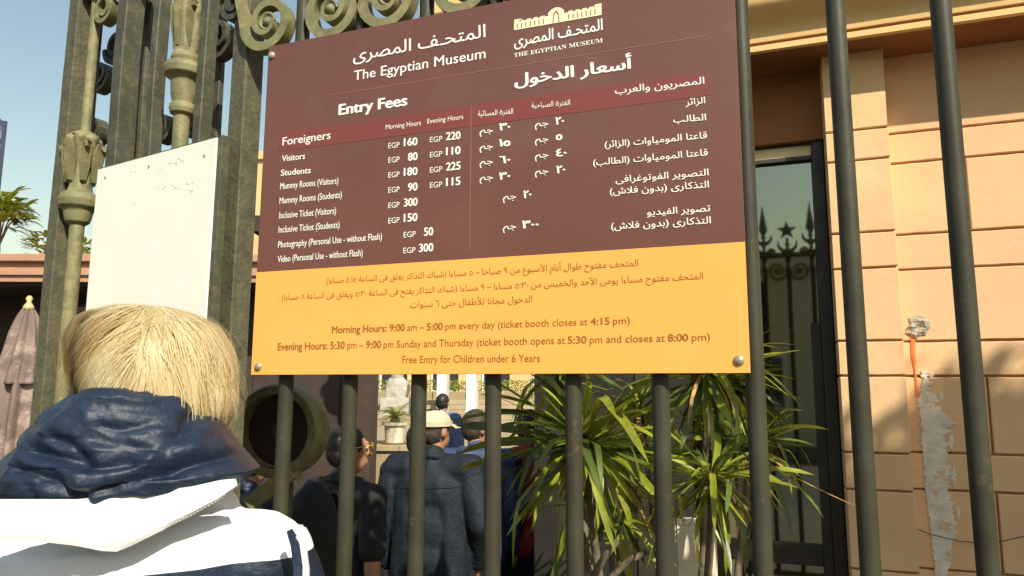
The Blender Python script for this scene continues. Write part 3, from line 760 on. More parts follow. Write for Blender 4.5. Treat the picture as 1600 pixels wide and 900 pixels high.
bm = bmesh.new(); pts = []
for px, py in ((1372, 802), (1410, 818), (1455, 835), (1500, 846), (1550, 849), (1600, 838), (1660, 825)): pts.append(on_y(px, py, WY - .03))
tube(bm, pts, .0022, 6); bobj('cable', bm, 'wire')

# ------------------------------------------------------------------ dracaenas behind the railing
def leaf_mesh(Ln, wd, droop, fold=.25, seg=9, twist=0, sweep=0, kink=0):
    bm = bmesh.new(); rows = []
    for i in range(seg + 1):
        t = i / seg; a = -droop * t * t
        x = Ln * (t - .12 * droop * droop * t ** 3 * .5); z = -Ln * droop * .42 * t ** 2.2
        hw = wd * (.35 + 1.1 * t ** .5 * (1 - t) ** .55 * 1.15) * .5 if t < 1 else .0003
        tw = twist * t; sy = sweep * t * t
        if kink and t > kink: z -= (t - kink) * .8 * Ln; x -= (t - kink) * .35 * Ln
        rows.append([bm.verts.new((x, sy - hw * cos(tw), z + hw * fold - hw * sin(tw))), bm.verts.new((x, sy, z)), bm.verts.new((x, sy + hw * cos(tw), z + hw * fold + hw * sin(tw)))])
    for a, b in zip(rows, rows[1:]):
        bm.faces.new((a[0], a[1], b[1], b[0])); bm.faces.new((a[1], a[2], b[2], b[1]))
    me = bpy.data.meshes.new('leaf'); bm.to_mesh(me); bm.free()
    me.polygons.foreach_set('use_smooth', [True] * len(me.polygons)); return me
LM = []
for mt, k in (('leaf', 14), ('leaf_dark', 10), ('leaf_dead', 4)):
    grp = []
    for i in range(k):
        me = leaf_mesh(1, random.uniform(.055, .105), random.uniform(.1, 1.05) if mt != 'leaf_dead' else 1.2, twist=random.uniform(-1.1, 1.1), sweep=random.uniform(-.16, .16), kink=random.choice((0, 0, 0, .55, .7))); me.materials.append(MI[mt]); grp.append(me)
    LM.append(grp)
def rosette(parent, c, n, Ln, rnd, lo=-.9, hi=1.0, dead=.04, tocam=0):
    o0 = Vector(parent.location)
    for i in range(n):
        t = (i + .5) / n
        el = lo + (hi - lo) * t + rnd.uniform(-.15, .15); az = i * 2.39996 + rnd.uniform(-.2, .2)
        d = Vector((cos(az) * cos(el), sin(az) * cos(el), sin(el)))
        k = 2 if rnd.random() < dead and el < 0 else (0 if rnd.random() < .66 else 1)
        me = rnd.choice(LM[k])
        o = bpy.data.objects.new('leaf', me); C.objects.link(o); o.parent = parent
        xax = d; up = Vector((0, 0, 1)); yax = up.cross(xax).normalized(); zax = xax.cross(yax)
        R = Matrix((xax, yax, zax)).transposed() @ Matrix.Rotation(rnd.uniform(-.4, .4), 3, 'X')
        s = Ln * rnd.uniform(.55, 1.15) * (1 if el < .7 else .85)
        o.matrix_local = Matrix.Translation(c - o0 + d * .012 + Vector((0, 0, rnd.uniform(-.03, .03)))) @ R.to_4x4() @ Matrix.Diagonal((s, s * (.9 if k < 2 else .5), s, 1))
def dracaena(label, crowns, base, seed):
    rnd = random.Random(seed)
    t = thing('dracaena', label, 'dracaena', base, 0, 'dracaenas behind the iron bars')
    o0 = Vector(base)
    for c, n, Ln in crowns:
        rosette(t, c, n, Ln, rnd, dead=.09)
        bm = bmesh.new(); p = c - o0; mid = Vector((p.x * .35 + rnd.uniform(-.04, .04), p.y * .35, p.z * .5))
        pts = []
        for i in range(13):
            q = i / 12; pts.append((1 - q) ** 2 * Vector((0, 0, 0)) + 2 * q * (1 - q) * mid + q * q * p + Vector((nz((q * 5, seed, 0)), nz((q * 5, seed, 9)), 0)) * .012)
        tube(bm, pts, [.016 - .005 * i / 12 + .0015 * (i % 2) for i in range(13)], 10)
        obj('trunk', bm, 'bark', t, True)
    return t
pA = at_d(916, 698, 2.30); pB = at_d(1113, 752, 2.15); pC = at_d(1105, 585, 2.6); pD = at_d(1000, 640, 2.9)
dracaena('large spiky green dracaena behind the bars right of the red shirted man', [(pA, 130, .37), (at_d(872, 585, 2.5), 45, .27), (at_d(955, 800, 2.75), 50, .3)], (pA.x + .12, pA.y + .12, -.15), 1)
dracaena('smaller spiky dracaena with lowest rosette in front of the white box', [(pB, 80, .25), (at_d(1170, 700, 2.7), 50, .28)], (pB.x - .1, pB.y + .15, -.15), 2)
dracaena('tall dark leaved dracaena whose crown rises behind the sign corner', [(pC, 90, .34), (pD, 60, .3)], (pC.x - .1, pC.y + .1, -.15), 3)
# long dry stalk
bm = bmesh.new(); tube(bm, [at_d(1192, 705, 2.1), at_d(1240, 745, 2.1), at_d(1295, 772, 2.1), at_d(1335, 790, 2.1)], [.0022, .002, .0018, .0006], 6)
tag(obj('dry_stalk', bm, 'leaf_dead'), 'long thin dry stalk slanting in front of the dark window', 'stalk')
for i, (a, b) in enumerate((((958, 898), (1012, 862)), ((925, 905), (965, 845)))):
    bm = bmesh.new(); p, q = at_d(*a, 2.25), at_d(*b, 2.2); p0 = Vector((p.x - .05, p.y, -.15))
    tube(bm, [p0, (p0 + p) / 2 + Vector((.03, 0, .1)), p, (p + q) / 2 + Vector((0, 0, .01)), q], [.018, .016, .013, .011, .008], 8)
    tag(obj('bare_stem', bm, 'bark', smooth=True), ('pale bare stem bending right under the big dracaena', 'short pale bare stem rising steeply under the big dracaena')[i], 'stem')
wbx = at_d(1082, 850, 3.1)
cab = thing('white_cabinet', 'small white cabinet standing behind the lowest dracaena rosette', 'cabinet', (wbx.x, wbx.y, -.15), YAW)
obj('body', bx(-.085, .085, -.06, .06, .05, at_d(1082, 812, 3.1).z + .15, .004), 'pot', cab)
obj('plinth', bx(-.075, .075, -.05, .05, 0, .05), 'dark', cab); obj('door', bx(-.078, .078, -.066, -.0605, .07, at_d(1082, 812, 3.1).z + .13, .002), 'pot', cab)

# ------------------------------------------------------------------ people
def person(label, x, y, head, H=1.72, g=-.15, top='denim', legs='trouser', skin='skin', armL=None, armR=None, hair='greyhair', cap=None,
           short=False, width=1.0, bend=0, turn=0, wr=.0055, seed=0, group=None, hood=False):
    """body stands at x,y on ground g facing `head` degrees (0 = away from the camera, +Y)"""
    p = thing('person', label, 'person', (x, y, g), radians(-head), group)
    s = H / 1.72; V = lambda a, b, c: Vector((a * s, b * s + bend * max(0, c - .95) * s, c * s))
    shL, shR = V(-.19 * width, 0, 1.40), V(.19 * width, 0, 1.40)
    armL = armL or ((-.25, -.02, 1.10), (-.25, .06, .86)); armR = armR or ((.25, -.02, 1.10), (.25, .06, .86))
    eL, wL = V(*armL[0]), V(*armL[1]); eR, wR = V(*armR[0]), V(*armR[1])
    hc = V(0, .02, 1.605)
    T = Matrix.Rotation(radians(-turn), 3, 'Z')
    def hv(a, b, c): return hc + T @ Vector((a * s, b * s, c * s))
    bm = bmesh.new()
    ball(bm, hv(0, -.008, .018), (.076 * s, .096 * s, .098 * s), T); ball(bm, hv(0, .025, -.045), (.056 * s, .066 * s, .068 * s), T)
    capsule(bm, hv(0, .088, .012), hv(0, .108, -.018), .009 * s, .014 * s); ball(bm, hv(0, .088, -.055), (.026 * s, .012 * s, .012 * s), T)
    for q in (-1, 1):
        ball(bm, hv(q * .078, -.005, -.005), (.010 * s, .020 * s, .033 * s), T)
        ball(bm, hv(q * .03, .082, .035), (.022 * s, .012 * s, .008 * s), T)
    capsule(bm, V(0, -.01, 1.40), hv(0, -.012, -.05), .058 * s, .054 * s)
    ball(bm, V(0, 0, 1.30), (.165 * s * width, .105 * s, .15 * s)); ball(bm, V(0, 0, 1.08), (.15 * s * width, .1 * s, .17 * s)); ball(bm, V(0, 0, .93), (.16 * s * width, .11 * s, .12 * s))
    capsule(bm, shL, shR, .055 * s, .055 * s)
    for sh, e, wri in ((shL, eL, wL), (shR, eR, wR)):
        capsule(bm, sh, e, .048 * s, .038 * s); capsule(bm, e, wri, .037 * s, .025 * s)
        dd = (wri - e).normalized(); sx = 1 if sh.x > 0 else -1
        pal = wri + dd * .05 * s; ball(bm, pal, (.017 * s, .038 * s, .048 * s))
        for k in range(4):
            b0 = wri + dd * .085 * s + Vector((0, (k - 1.5) * .019 * s, 0)); ln = (.062, .074, .07, .055)[3 - k] * s
            b1 = b0 + dd * ln * .5 + Vector((-sx * .004, 0, 0)); b2 = b1 + (dd + Vector((-sx * .5, .1, 0))).normalized() * ln * .5
            capsule(bm, b0, b1, .0088 * s, .0082 * s, 8); capsule(bm, b1, b2, .0082 * s, .007 * s, 8)
        t0 = wri + dd * .03 * s + Vector((0, .03 * s, 0)); t1 = t0 + (dd * .7 + Vector((-sx * .2, .6, 0))).normalized() * .04 * s
        capsule(bm, t0, t1, .011 * s, .009 * s, 8); capsule(bm, t1, t1 + dd * .028 * s, .009 * s, .0075 * s, 8)
    for q in (-1, 1):
        hip, kn, an = V(q * .09, 0, .90), V(q * .10, .02, .48), V(q * .105, 0, .09)
        hip.y = kn.y = 0; capsule(bm, hip, kn, .083 * s, .058 * s); capsule(bm, kn, an, .055 * s, .037 * s); capsule(bm, an + Vector((0, -.02, -.04)), an + Vector((0, .14, -.055)), .036 * s, .03 * s)
    obj('body', remesh(bm, .0085, 3), skin, p)
    rs = random.Random(seed)
    o_ = Vector((seed * 3.1, seed * 1.7, 0))
    def wrinkle(c): return wr * (1.1 - 3.2 * abs(nz(Vector((c.x * 9, c.y * 7, c.z * 4 + c.x * 5)) + o_)) + .5 * nz(c * 26 + o_)) * (.6 + .6 * nz(c * 3 + o_))
    # jacket / shirt
    bm = bmesh.new(); g2 = .026 if not short else .012
    ball(bm, V(0, 0, 1.30), ((.165 * width + g2) * s, (.105 + g2) * s, .15 * s)); ball(bm, V(0, 0, 1.08), ((.15 * width + g2) * s, (.105 + g2) * s, .2 * s)); ball(bm, V(0, 0, .93), ((.165 * width + g2) * s, (.115 + g2) * s, .14 * s))
    capsule(bm, shL, shR, (.06 + g2) * s, (.06 + g2) * s); capsule(bm, V(0, -.015, 1.40), V(0, -.012, 1.475), .085 * s, .066 * s)
    capsule(bm, V(-.1, 0, 1.43), V(.1, 0, 1.43), .06 * s, .06 * s)
    if not short:
        for q in (-1, 1):
            capsule(bm, V(q * .105 * width, 0, 1.30), V(q * .10 * width, 0, .86), .105 * s, .11 * s); capsule(bm, V(q * .17 * width, 0, 1.40), V(q * .13 * width, 0, 1.1), .07 * s, .07 * s)
    for sh, e, wri in ((shL, eL, wL), (shR, eR, wR)):
        if short: capsule(bm, sh, sh + (e - sh) * .72, (.055 + g2) * s, (.052 + g2) * s)
        else: capsule(bm, sh, e, (.052 + g2) * s, (.045 + g2) * s); capsule(bm, e, e + (wri - e) * .96, (.042 + g2) * s, (.034 + g2 * .6) * s)
    obj('shirt' if short else 'jacket', remesh(bm, .011, 3, wrinkle), top, p)
    bm = bmesh.new(); ncl = 22
    tube(bm, [V(cos(a) * .078, -.012 + sin(a) * .072, 1.455 + .022 * (-sin(a))) for a in [2 * pi * q / ncl for q in range(ncl + 1)]], 1, flat=(.005, .016 if not short else .008), up=(0, 0, 1), cap=False); obj('collar', bm, top, p, True)
    if not short:
        bm = bmesh.new(); tube(bm, [V(a, -.139 - .02 * (1 - abs(a) / .2) + .05 * (abs(a) / .2) ** 2, 1.335 - .01 * abs(a)) for a in [-.17 * width + .34 * width * q / 12 for q in range(13)]], .0016, 6); obj('yoke_seam', bm, top, p)
    bm = bmesh.new(); ball(bm, V(0, 0, .93), ((.17 * width) * s, .125 * s, .12 * s))
    for q in (-1, 1):
        capsule(bm, Vector((q * .09 * s, 0, .88 * s)), Vector((q * .10 * s, 0, .48 * s)), .097 * s, .075 * s); capsule(bm, Vector((q * .10 * s, 0, .48 * s)), Vector((q * .105 * s, 0, .10 * s)), .073 * s, .062 * s)
    obj('trousers', remesh(bm, .014, 3, wrinkle), legs, p)
    for q in (-1, 1):
        bm = bmesh.new(); capsule(bm, Vector((q * .105 * s, -.03, .05)), Vector((q * .105 * s, .14, .04)), .05, .04); box(bm, (q * .105 * s, .055, .012), (.09, .27, .022), bev=.005)
        obj('shoe', remesh(bm, .008, 1), 'shoe', p)
        bm = bmesh.new(); ball(bm, hv(q * .03, .079, .02), .0125 * s, u=10, v=8); obj('eye', bm, 'whitepaint', p, True)
        bm = bmesh.new(); ball(bm, hv(q * .03, .0885, .02), .005 * s, u=8, v=6); obj('iris', bm, 'darkhair', p, True)
    if hair:
        bm = bmesh.new(); ball(bm, hv(0, -.014, .03), (.082 * s, .099 * s, .096 * s), T, 24, 16); ball(bm, hv(0, -.03, -.01), (.077 * s, .08 * s, .075 * s), T)
        Ti = T.inverted(); hm = remesh(bm, .006, 4, lambda c: .003 * nz(Vector((c.x * 70, c.y * 70, c.z * 25))) + .002 * nz(c * 120)); bm = bmesh.new(); bm.from_mesh(hm)
        for v in list(bm.verts):
            q = Ti @ (v.co - hc) / s
            if (q.y > .05 and q.z < .062) or q.z < -.07 + .01 * nz(q * 60) or (q.z < -.02 and q.y > .012) or (abs(q.y) < .02 and q.z < .012 and abs(q.x) > .06): bm.verts.remove(v)
        obj('hair', bm, hair, p, True)
    if cap:
        bm = bmesh.new(); N = 36; rows = []
        for i in range(10):
            t = i / 9; el = t * pi / 2 * .99
            rows.append([bm.verts.new(hv(cos(a) * .088 * cos(el) ** .85, -.012 + sin(a) * .106 * cos(el) ** .85, .032 + .088 * sin(el) + .003 * abs(sin(3 * a)) * (1 - t))) for a in [2 * pi * j / N for j in range(N)]])
        for a, b in zip(rows, rows[1:]):
            for j in range(N): bm.faces.new((a[j], a[(j + 1) % N], b[(j + 1) % N], b[j]))
        bm.faces.new(rows[-1])
        obj('cap_crown', bm, cap, p, True)
        bm = bmesh.new(); tube(bm, [hv(cos(a) * .0915, -.012 + sin(a) * .1095, .04) for a in [2 * pi * j / 30 for j in range(31)]], 1, flat=(.003, .013), up=(0, 0, 1), cap=False); obj('cap_band', bm, cap, p)
        bm = bmesh.new(); f1, f2 = [], []
        for j in range(13):
            a = pi * (.14 + .72 * j / 12); f1.append(hv(cos(a) * .09, -.012 + sin(a) * .108, .036)); f2.append(hv(cos(a) * .1, -.012 + sin(a) * .19, .012))
        a_ = [bm.verts.new(v) for v in f1]; b_ = [bm.verts.new(v) for v in f2]
        for j in range(12): bm.faces.new((a_[j], a_[j + 1], b_[j + 1], b_[j]))
        r = bmesh.ops.extrude_face_region(bm, geom=list(bm.faces)); bmesh.ops.translate(bm, vec=(0, 0, .004), verts=[v for v in r['geom'] if isinstance(v, bmesh.types.BMVert)])
        obj('cap_peak', bm, cap, p, True)
    if hood:
        bm = bmesh.new(); capsule(bm, V(-.07, -.08, 1.44), V(.07, -.08, 1.44), .06 * s, .06 * s); capsule(bm, V(-.09, 0, 1.45), V(-.07, -.08, 1.44), .05 * s, .06 * s); capsule(bm, V(.09, 0, 1.45), V(.07, -.08, 1.44), .05 * s, .06 * s)
        obj('hood', remesh(bm, .01, 3, wrinkle), top, p)
    return p
def place(px, D): q = at_d(px, 700, D); return q.x, q.y
p2 = person('man in a beige cap and dark denim jacket seen from behind', *place(676, 3.95), -5, H=1.68, top='denim', cap='capcloth', width=1.12, turn=26, bend=.03, seed=2,
            armL=((-.29, -.03, 1.12), (-.27, .06, .88)), armR=((.29, -.03, 1.12), (.24, .1, .9)))
person('person in a plain black jacket half hidden behind the man in the beige cap', *place(652, 4.7), -8, H=1.56, top='black', hair='darkhair', width=1.0, seed=12)
person('man with cropped hair in a blue padded jacket beside the capped man', *place(745, 4.5), -20, H=1.66, top='puffer', width=1.05, turn=55, bend=.04, seed=3, hood=True)
person('distant dark haired person in blue plaid near the white columns', *place(690, 9.3), 0, H=1.72, top='plaid', hair='darkhair', seed=4)
person('man in a red shirt and dark trousers partly behind the dracaena leaves', *place(826, 4.6), 10, H=1.66, top='redcloth', width=.95, seed=5, short=True)
p6 = person('man in sunglasses and a black t-shirt with bare forearm by the second bar', *place(540, 3.35), 15, H=1.62, top='black', width=1.05, short=True, turn=25, seed=6,
            armR=((.235, -.03, 1.09), (.25, .0, .84)), hair='darkhair')
person('person in dark navy clothes mostly hidden behind the iron drum', *place(392, 3.7), 20, H=1.52, top='navy', hair='darkhair', seed=7)
# glasses on p6 (rests on him: own thing)
gl = thing('sunglasses', 'amber tinted sunglasses on the man in the black t-shirt', 'sunglasses', p6.location, p6.rotation_euler.z)
s6 = 1.62 / 1.72; T6 = Matrix.Rotation(radians(-25), 3, 'Z'); hc6 = Vector((0, .02 * s6, 1.605 * s6))
MI['amber'] = M('amber_lens', (.5, .28, .02), .15, .1)
for q in (-1, 1):
    bm = bmesh.new(); ball(bm, hc6 + T6 @ Vector((q * .034, .098, .02)), (.026, .004, .02), T6); obj('lens', bm, 'amber', gl, True)
    bm = bmesh.new(); tube(bm, [hc6 + T6 @ Vector((q * .06, .096, .026)), hc6 + T6 @ Vector((q * .076, .08, .026)), hc6 + T6 @ Vector((q * .08, -.01, .016))], .0028, 6); obj('temple', bm, 'amber', gl)
bm = bmesh.new(); tube(bm, [hc6 + T6 @ Vector((-.012, .1, .026)), hc6 + T6 @ Vector((.012, .1, .026))], .0025, 6); obj('bridge', bm, 'amber', gl)
# black backpack
bp = at_d(486, 850, 2.75)
bag = thing('backpack', 'bulging black backpack behind the first two iron bars', 'backpack', (bp.x, bp.y, .95), YAW)
bm = bmesh.new(); ball(bm, (0, 0, .12), (.105, .09, .235)); ball(bm, (0, -.02, .0), (.11, .1, .18)); box(bm, (0, 0, -.08), (.2, .16, .16))
obj('sack', remesh(bm, .008, 5, lambda c: .01 * nz(c * 9)), 'black', bag)
bm = bmesh.new(); ball(bm, (0, -.09, -.03), (.085, .05, .1)); obj('pocket', remesh(bm, .006, 3), 'black', bag)
for q in (-1, 1):
    bm = bmesh.new(); tube(bm, [(q * .05, .08, .3), (q * .06, .14, .24), (q * .065, .16, .05), (q * .07, .09, -.12)], 1, flat=(.018, .004)); obj('strap', bm, 'black', bag)

# ------------------------------------------------------------------ foreground woman/man seen from behind: hood, jacket, blonde hair
D1 = .93
def fp(px, py, D=D1): return at_d(px, py, D)
base = fp(222, 602); hx, hy = base.x, base.y
fg = thing('person', 'blonde person from behind in white jacket with navy hood facing the signs', 'person', (hx, hy, 0), YAW + radians(4))
FM = Matrix.Translation((hx, hy, 0)) @ Matrix.Rotation(YAW + radians(4), 4, 'Z'); FI = FM.inverted()
def fl(px, py, D=D1): return FI @ fp(px, py, D)
hcl = fl(246, 596)     # head centre, local
bm = bmesh.new()
ball(bm, hcl + Vector((0, 0, -.002)), (.074, .09, .086)); ball(bm, hcl + Vector((0, .03, -.055)), (.058, .068, .065))
capsule(bm, hcl + Vector((0, .09, 0)), hcl + Vector((0, .11, -.03)), .008, .013); ball(bm, hcl + Vector((0, .09, -.065)), (.025, .012, .011))
for q in (-1, 1):
    ball(bm, hcl + Vector((q * .072, -.0, -.02)), (.010, .018, .03))
    ball(bm, hcl + Vector((q * .03, .083, .025)), (.022, .012, .008))
nb = Vector((0, .02, 1.42))
capsule(bm, nb, hcl + Vector((0, -.01, -.05)), .062, .056)
ball(bm, (0, .02, 1.30), (.17, .10, .15)); ball(bm, (0, .02, 1.08), (.15, .1, .18)); ball(bm, (0, .02, .93), (.17, .11, .13))
ARM = []
for q in (-1, 1):
    sh, e, wri = Vector((q * .165, .02, 1.42)), Vector((q * .225, .0, 1.1)), Vector((q * .2, .14, .93)); ARM.append((sh, e, wri))
    capsule(bm, sh, e, .05, .04); capsule(bm, e, wri, .038, .026); dd = (wri - e).normalized()
    ball(bm, wri + dd * .045, (.018, .036, .036))
    for k in range(4):
        b0 = wri + dd * .075 + Vector((0, 0, (k - 1.5) * .018)); b1 = b0 + dd * .034; b2 = b1 + (dd + Vector((-q * .6, 0, -.1))).normalized() * .03
        capsule(bm, b0, b1, .0085, .008, 8); capsule(bm, b1, b2, .008, .007, 8)
    capsule(bm, wri + dd * .03 + Vector((0, 0, .03)), wri + dd * .07 + Vector((-q * .02, 0, .045)), .0105, .008, 8)
    capsule(bm, (q * .09, .02, .9), (q * .1, .02, .48), .085, .06); capsule(bm, (q * .1, .02, .48), (q * .105, .0, .09), .056, .038); capsule(bm, (q * .105, -.02, .05), (q * .105, .14, .035), .036, .03)
obj('body', remesh(bm, .009, 3), 'skin_light', fg)
for q in (-1, 1):
    bm = bmesh.new(); ball(bm, hcl + Vector((q * .03, .083, .01)), .0125); obj('eye', bm, 'whitepaint', fg, True)
    bm = bmesh.new(); ball(bm, hcl + Vector((q * .03, .0925, .01)), .005); obj('iris', bm, 'darkbrown', fg, True)
    bm = bmesh.new(); capsule(bm, (q * .105, -.03, .05), (q * .105, .15, .04), .05, .042); box(bm, (q * .105, .055, .012), (.09, .28, .022), bev=.005); obj('shoe', remesh(bm, .008, 1), 'shoe', fg)
bm = bmesh.new(); ball(bm, (0, .02, .94), (.18, .125, .13))
for q in (-1, 1): capsule(bm, (q * .09, .02, .88), (q * .1, .02, .48), .098, .075); capsule(bm, (q * .1, .02, .48), (q * .105, 0, .1), .073, .062)
obj('trousers', remesh(bm, .012, 3, lambda c: .006 * nz(c * 9)), 'trouser', fg)
# jacket (white yoke, navy lower part) as one surface cut cleanly at the seams
bm = bmesh.new()
shR = fl(418, 845, .88); shz = shR.z
ball(bm, (0, .0, 1.36), (.205, .125, .14)); ball(bm, (0, 0, 1.12), (.19, .13, .24)); ball(bm, (0, 0, .98), (.19, .14, .16))
for sh, e, wri in ARM:
    capsule(bm, sh + Vector((0, -.02, -.02)), e, .07, .062); capsule(bm, e, e + (wri - e) * .92, .06, .045)
capsule(bm, (-.158, -.01, 1.432), (.158, -.01, 1.432), .068, .068)
capsule(bm, (-.05, .0, 1.475), (.05, .0, 1.475), .085, .085)
ball(bm, (0, -.04, 1.44), (.17, .09, .09))
def jw(c):
    f = .006 * nz(Vector((c.x * 5, c.y * 5, c.z * 9))) + .003 * nz(c * 22)
    f += .006 * (1 - 4 * min(.25, abs(nz(Vector((c.x * 8 + c.z * 6, 3, c.z * 3)))))) * (1 if c.z < 1.47 else 0)
    return f + .004 * abs(nz(Vector((c.x * 9 + c.z * 5, c.y * 8, c.z * 14)))) * (1 if c.x > .12 else .5)
me = remesh(bm, .0065, 5, jw)
bm = bmesh.new(); bm.from_mesh(me); bpy.data.meshes.remove(me)
zseam = fl(240, 885, .845).z - .004
bmesh.ops.bisect_plane(bm, geom=list(bm.verts) + list(bm.edges) + list(bm.faces), plane_co=(0, 0, zseam), plane_no=(-.02, 0, 1))
xs_ = .182
for f in bm.faces:
    f.smooth = True; c = f.calc_center_median()
    f.material_index = 1 if c.z + .02 * -c.x < zseam else 0
jme = bpy.data.meshes.new('jacket'); bm.to_mesh(jme); bm.free()
jk = bpy.data.objects.new('jacket', jme); C.objects.link(jk); jk.parent = fg
jme.materials.append(MI['whitecloth']); jme.materials.append(MI['navy'])
# helper for draped shells defined by left/right silhouette per height
def shell(rows, cy, ry, n=96, pw=2.3, disp=None, zt=None):
    """rows: (z, xl, xr, depth factor)"""
    bm = bmesh.new(); rings = []
    for z, a, b, k in rows:
        ring = []
        for j in range(n):
            th = 2 * pi * j / n; cx = (a + b) / 2; rx = (b - a) / 2
            ct, st = cos(th), sin(th)
            x = cx + rx * (abs(ct) ** (2 / pw)) * (1 if ct > 0 else -1); y = cy + ry * k * (abs(st) ** (2 / pw)) * (1 if st > 0 else -1)
            ring.append(bm.verts.new((x, y, z)))
        rings.append(ring)
    for r, s in zip(rings, rings[1:]):
        for j in range(n): bm.faces.new((r[j], r[(j + 1) % n], s[(j + 1) % n], s[j]))
    bm.faces.new(rings[0][::-1]); bm.faces.new(rings[-1])
    bmesh.ops.recalc_face_normals(bm, faces=bm.faces); bm.normal_update()
    if disp:
        d = [(v, v.normal.copy()) for v in bm.verts]
        for v, nn in d: v.co += nn * disp(v.co)
    return bm
def interp(tab, n):
    out = []
    m = len(tab) - 1
    for i in range(n + 1):
        t = i / n * m; k = min(int(t), m - 1); u = t - k; u = u * u * (3 - 2 * u) * .5 + u * .5
        out.append([tab[k][q] * (1 - u) + tab[k + 1][q] * u for q in range(len(tab[0]))])
    return out
# hood: photograph outline (y, left x, right x, depth)
HD = .84
hood_tab = [(606, 172, 232, .72), (609, 132, 258, .92), (619, 96, 280, 1.02), (642, 62, 298, 1.06), (672, 36, 318, 1.08), (700, 12, 338, 1.10), (725, -14, 360, 1.14), (742, -32, 374, 1.20), (760, -44, 356, 1.18), (775, -50, 300, 1.08), (787, -40, 225, .9)]
rows = []
for y, a, b, k in interp(hood_tab, 100):
    A, Bq = fl(a, y, HD), fl(b, y, HD); rows.append((A.z, A.x, Bq.x, k))
HCR = []
for pts_, am, wd_ in (([(20, 712), (80, 722), (130, 738), (178, 733)], .014, .010), ([(120, 775), (190, 757), (250, 740), (318, 727)], .013, .008), ([(250, 632), (244, 655), (236, 690)], .014, .009),
                      ([(0, 740), (60, 752), (110, 778)], .010, .007), ([(55, 690), (90, 700), (110, 722)], .009, .008), ([(262, 632), (290, 668), (285, 690)], .008, .010),
                      ([(110, 690), (170, 700), (215, 715), (235, 735)], .006, .012), ([(130, 668), (160, 676), (195, 668)], .004, .006), ([(40, 762), (60, 745), (90, 765), (110, 784)], .006, .006), ([(320, 690), (335, 715), (360, 738)], .006, .008), ([(20, 760), (40, 785)], .006, .006)):
    HCR.append(([fl(x_, y_, .75) for x_, y_ in pts_], am, wd_))
def fold(c):
    wk = max(.12, min(1, (cyh + .01 - c.y) / .075))
    d = .007 * nz(Vector((c.x * 7, c.y * 5, c.z * 10 + 4))) + .0022 * (1 - 4 * abs(nz(Vector((c.x * 15 + c.z * 9, c.y * 8, c.z * 24 - c.x * 9))))) + .0012 * (1 - 4 * abs(nz(Vector((c.x * 32 - c.z * 12, c.y * 18, c.z * 50 + c.x * 14))))) + .0006 * nz(c * 70)
    if c.y < cyh + .02:
        for P_, am, wd_ in HCR:
            best = 9; sg_ = 1
            for a_, b_ in zip(P_, P_[1:]):
                ax_, az_ = b_.x - a_.x, b_.z - a_.z; t_ = max(0, min(1, ((c.x - a_.x) * ax_ + (c.z - a_.z) * az_) / (ax_ * ax_ + az_ * az_)))
                dx_, dz_ = c.x - a_.x - ax_ * t_, c.z - a_.z - az_ * t_; q_ = sqrt(dx_ * dx_ + dz_ * dz_)
                if q_ < best: best = q_; sg_ = 1 if (ax_ * dz_ - az_ * dx_) > 0 else -1
            d -= am * math.exp(-(best / wd_ * 1.5) ** 1.4) * .75; d += am * .38 * math.exp(-((best - wd_ * 1.7 * (1 if sg_ > 0 else 1.4)) / (wd_ * 1.3)) ** 2) * (1 if sg_ > 0 else .25)
    return d * wk
cyh = fl(200, 700, HD).y + .058   # behind the neck
hb = shell(rows, cyh, .105, 220, 2.1, fold)
obj('hood', hb, 'navy', fg, True)
# hood lower seam band, pale lining turned out on the right
def jac_back(px, py):   # point just proud of the jacket back
    return fl(px, py, .79)
from mathutils.bvhtree import BVHTree
jb = bmesh.new(); jb.from_mesh(jme); jtree = BVHTree.FromBMesh(jb); jb.free()
LO = FI @ CAM; F3 = FI.to_3x3()
LASTD = [.9]
def onj(px, py, lift, dflt=.84):
    d = (F3 @ ray(px, py)).normalized(); h = jtree.ray_cast(LO, d)
    ok = h[0] is not None and h[3] < .93
    if ok: LASTD[0] = h[3]
    P = h[0] if ok else LO + d * LASTD[0]
    return P - d * lift
top_ = [(-30, 784), (0, 780), (120, 780), (230, 770), (300, 760), (345, 750), (368, 748)]
bot_ = [(-30, 840), (0, 842), (60, 846), (120, 853), (160, 861), (182, 862), (205, 853), (245, 833), (290, 812), (335, 787), (372, 760)]
def pl(T_, t):
    t *= len(T_) - 1; i = min(int(t), len(T_) - 2); u = t - i; return (T_[i][0] * (1 - u) + T_[i + 1][0] * u, T_[i][1] * (1 - u) + T_[i + 1][1] * u)
bm = bmesh.new(); fr_, bk_ = [], []
for i in range(61):
    a_, b_ = pl(top_, i / 60), pl(bot_, i / 60); r1, r2 = [], []
    for j in range(17):
        q = j / 16; x_, y_ = a_[0] * (1 - q) + b_[0] * q, a_[1] * (1 - q) + b_[1] * q
        lf = .001 + (.004 + .008 * q) * min(1, i / 25) + (.007 * nz((x_ * .014, y_ * .02, 3)) + .005 * abs(nz((x_ * .03 + y_ * .03, y_ * .012, 8)))) * min(1, i / 15) - .006 * max(0, q - .82) / .18 * min(1, i / 25)
        r1.append(bm.verts.new(onj(x_, y_, lf))); r2.append(bm.verts.new(onj(x_, y_, lf - .005)))
    fr_.append(r1); bk_.append(r2)
for i in range(60):
    for j in range(16):
        bm.faces.new((fr_[i][j], fr_[i + 1][j], fr_[i + 1][j + 1], fr_[i][j + 1])); bm.faces.new((bk_[i][j], bk_[i][j + 1], bk_[i + 1][j + 1], bk_[i + 1][j]))
    bm.faces.new((fr_[i][16], fr_[i + 1][16], bk_[i + 1][16], bk_[i][16])); bm.faces.new((fr_[i][0], bk_[i][0], bk_[i + 1][0], fr_[i + 1][0]))
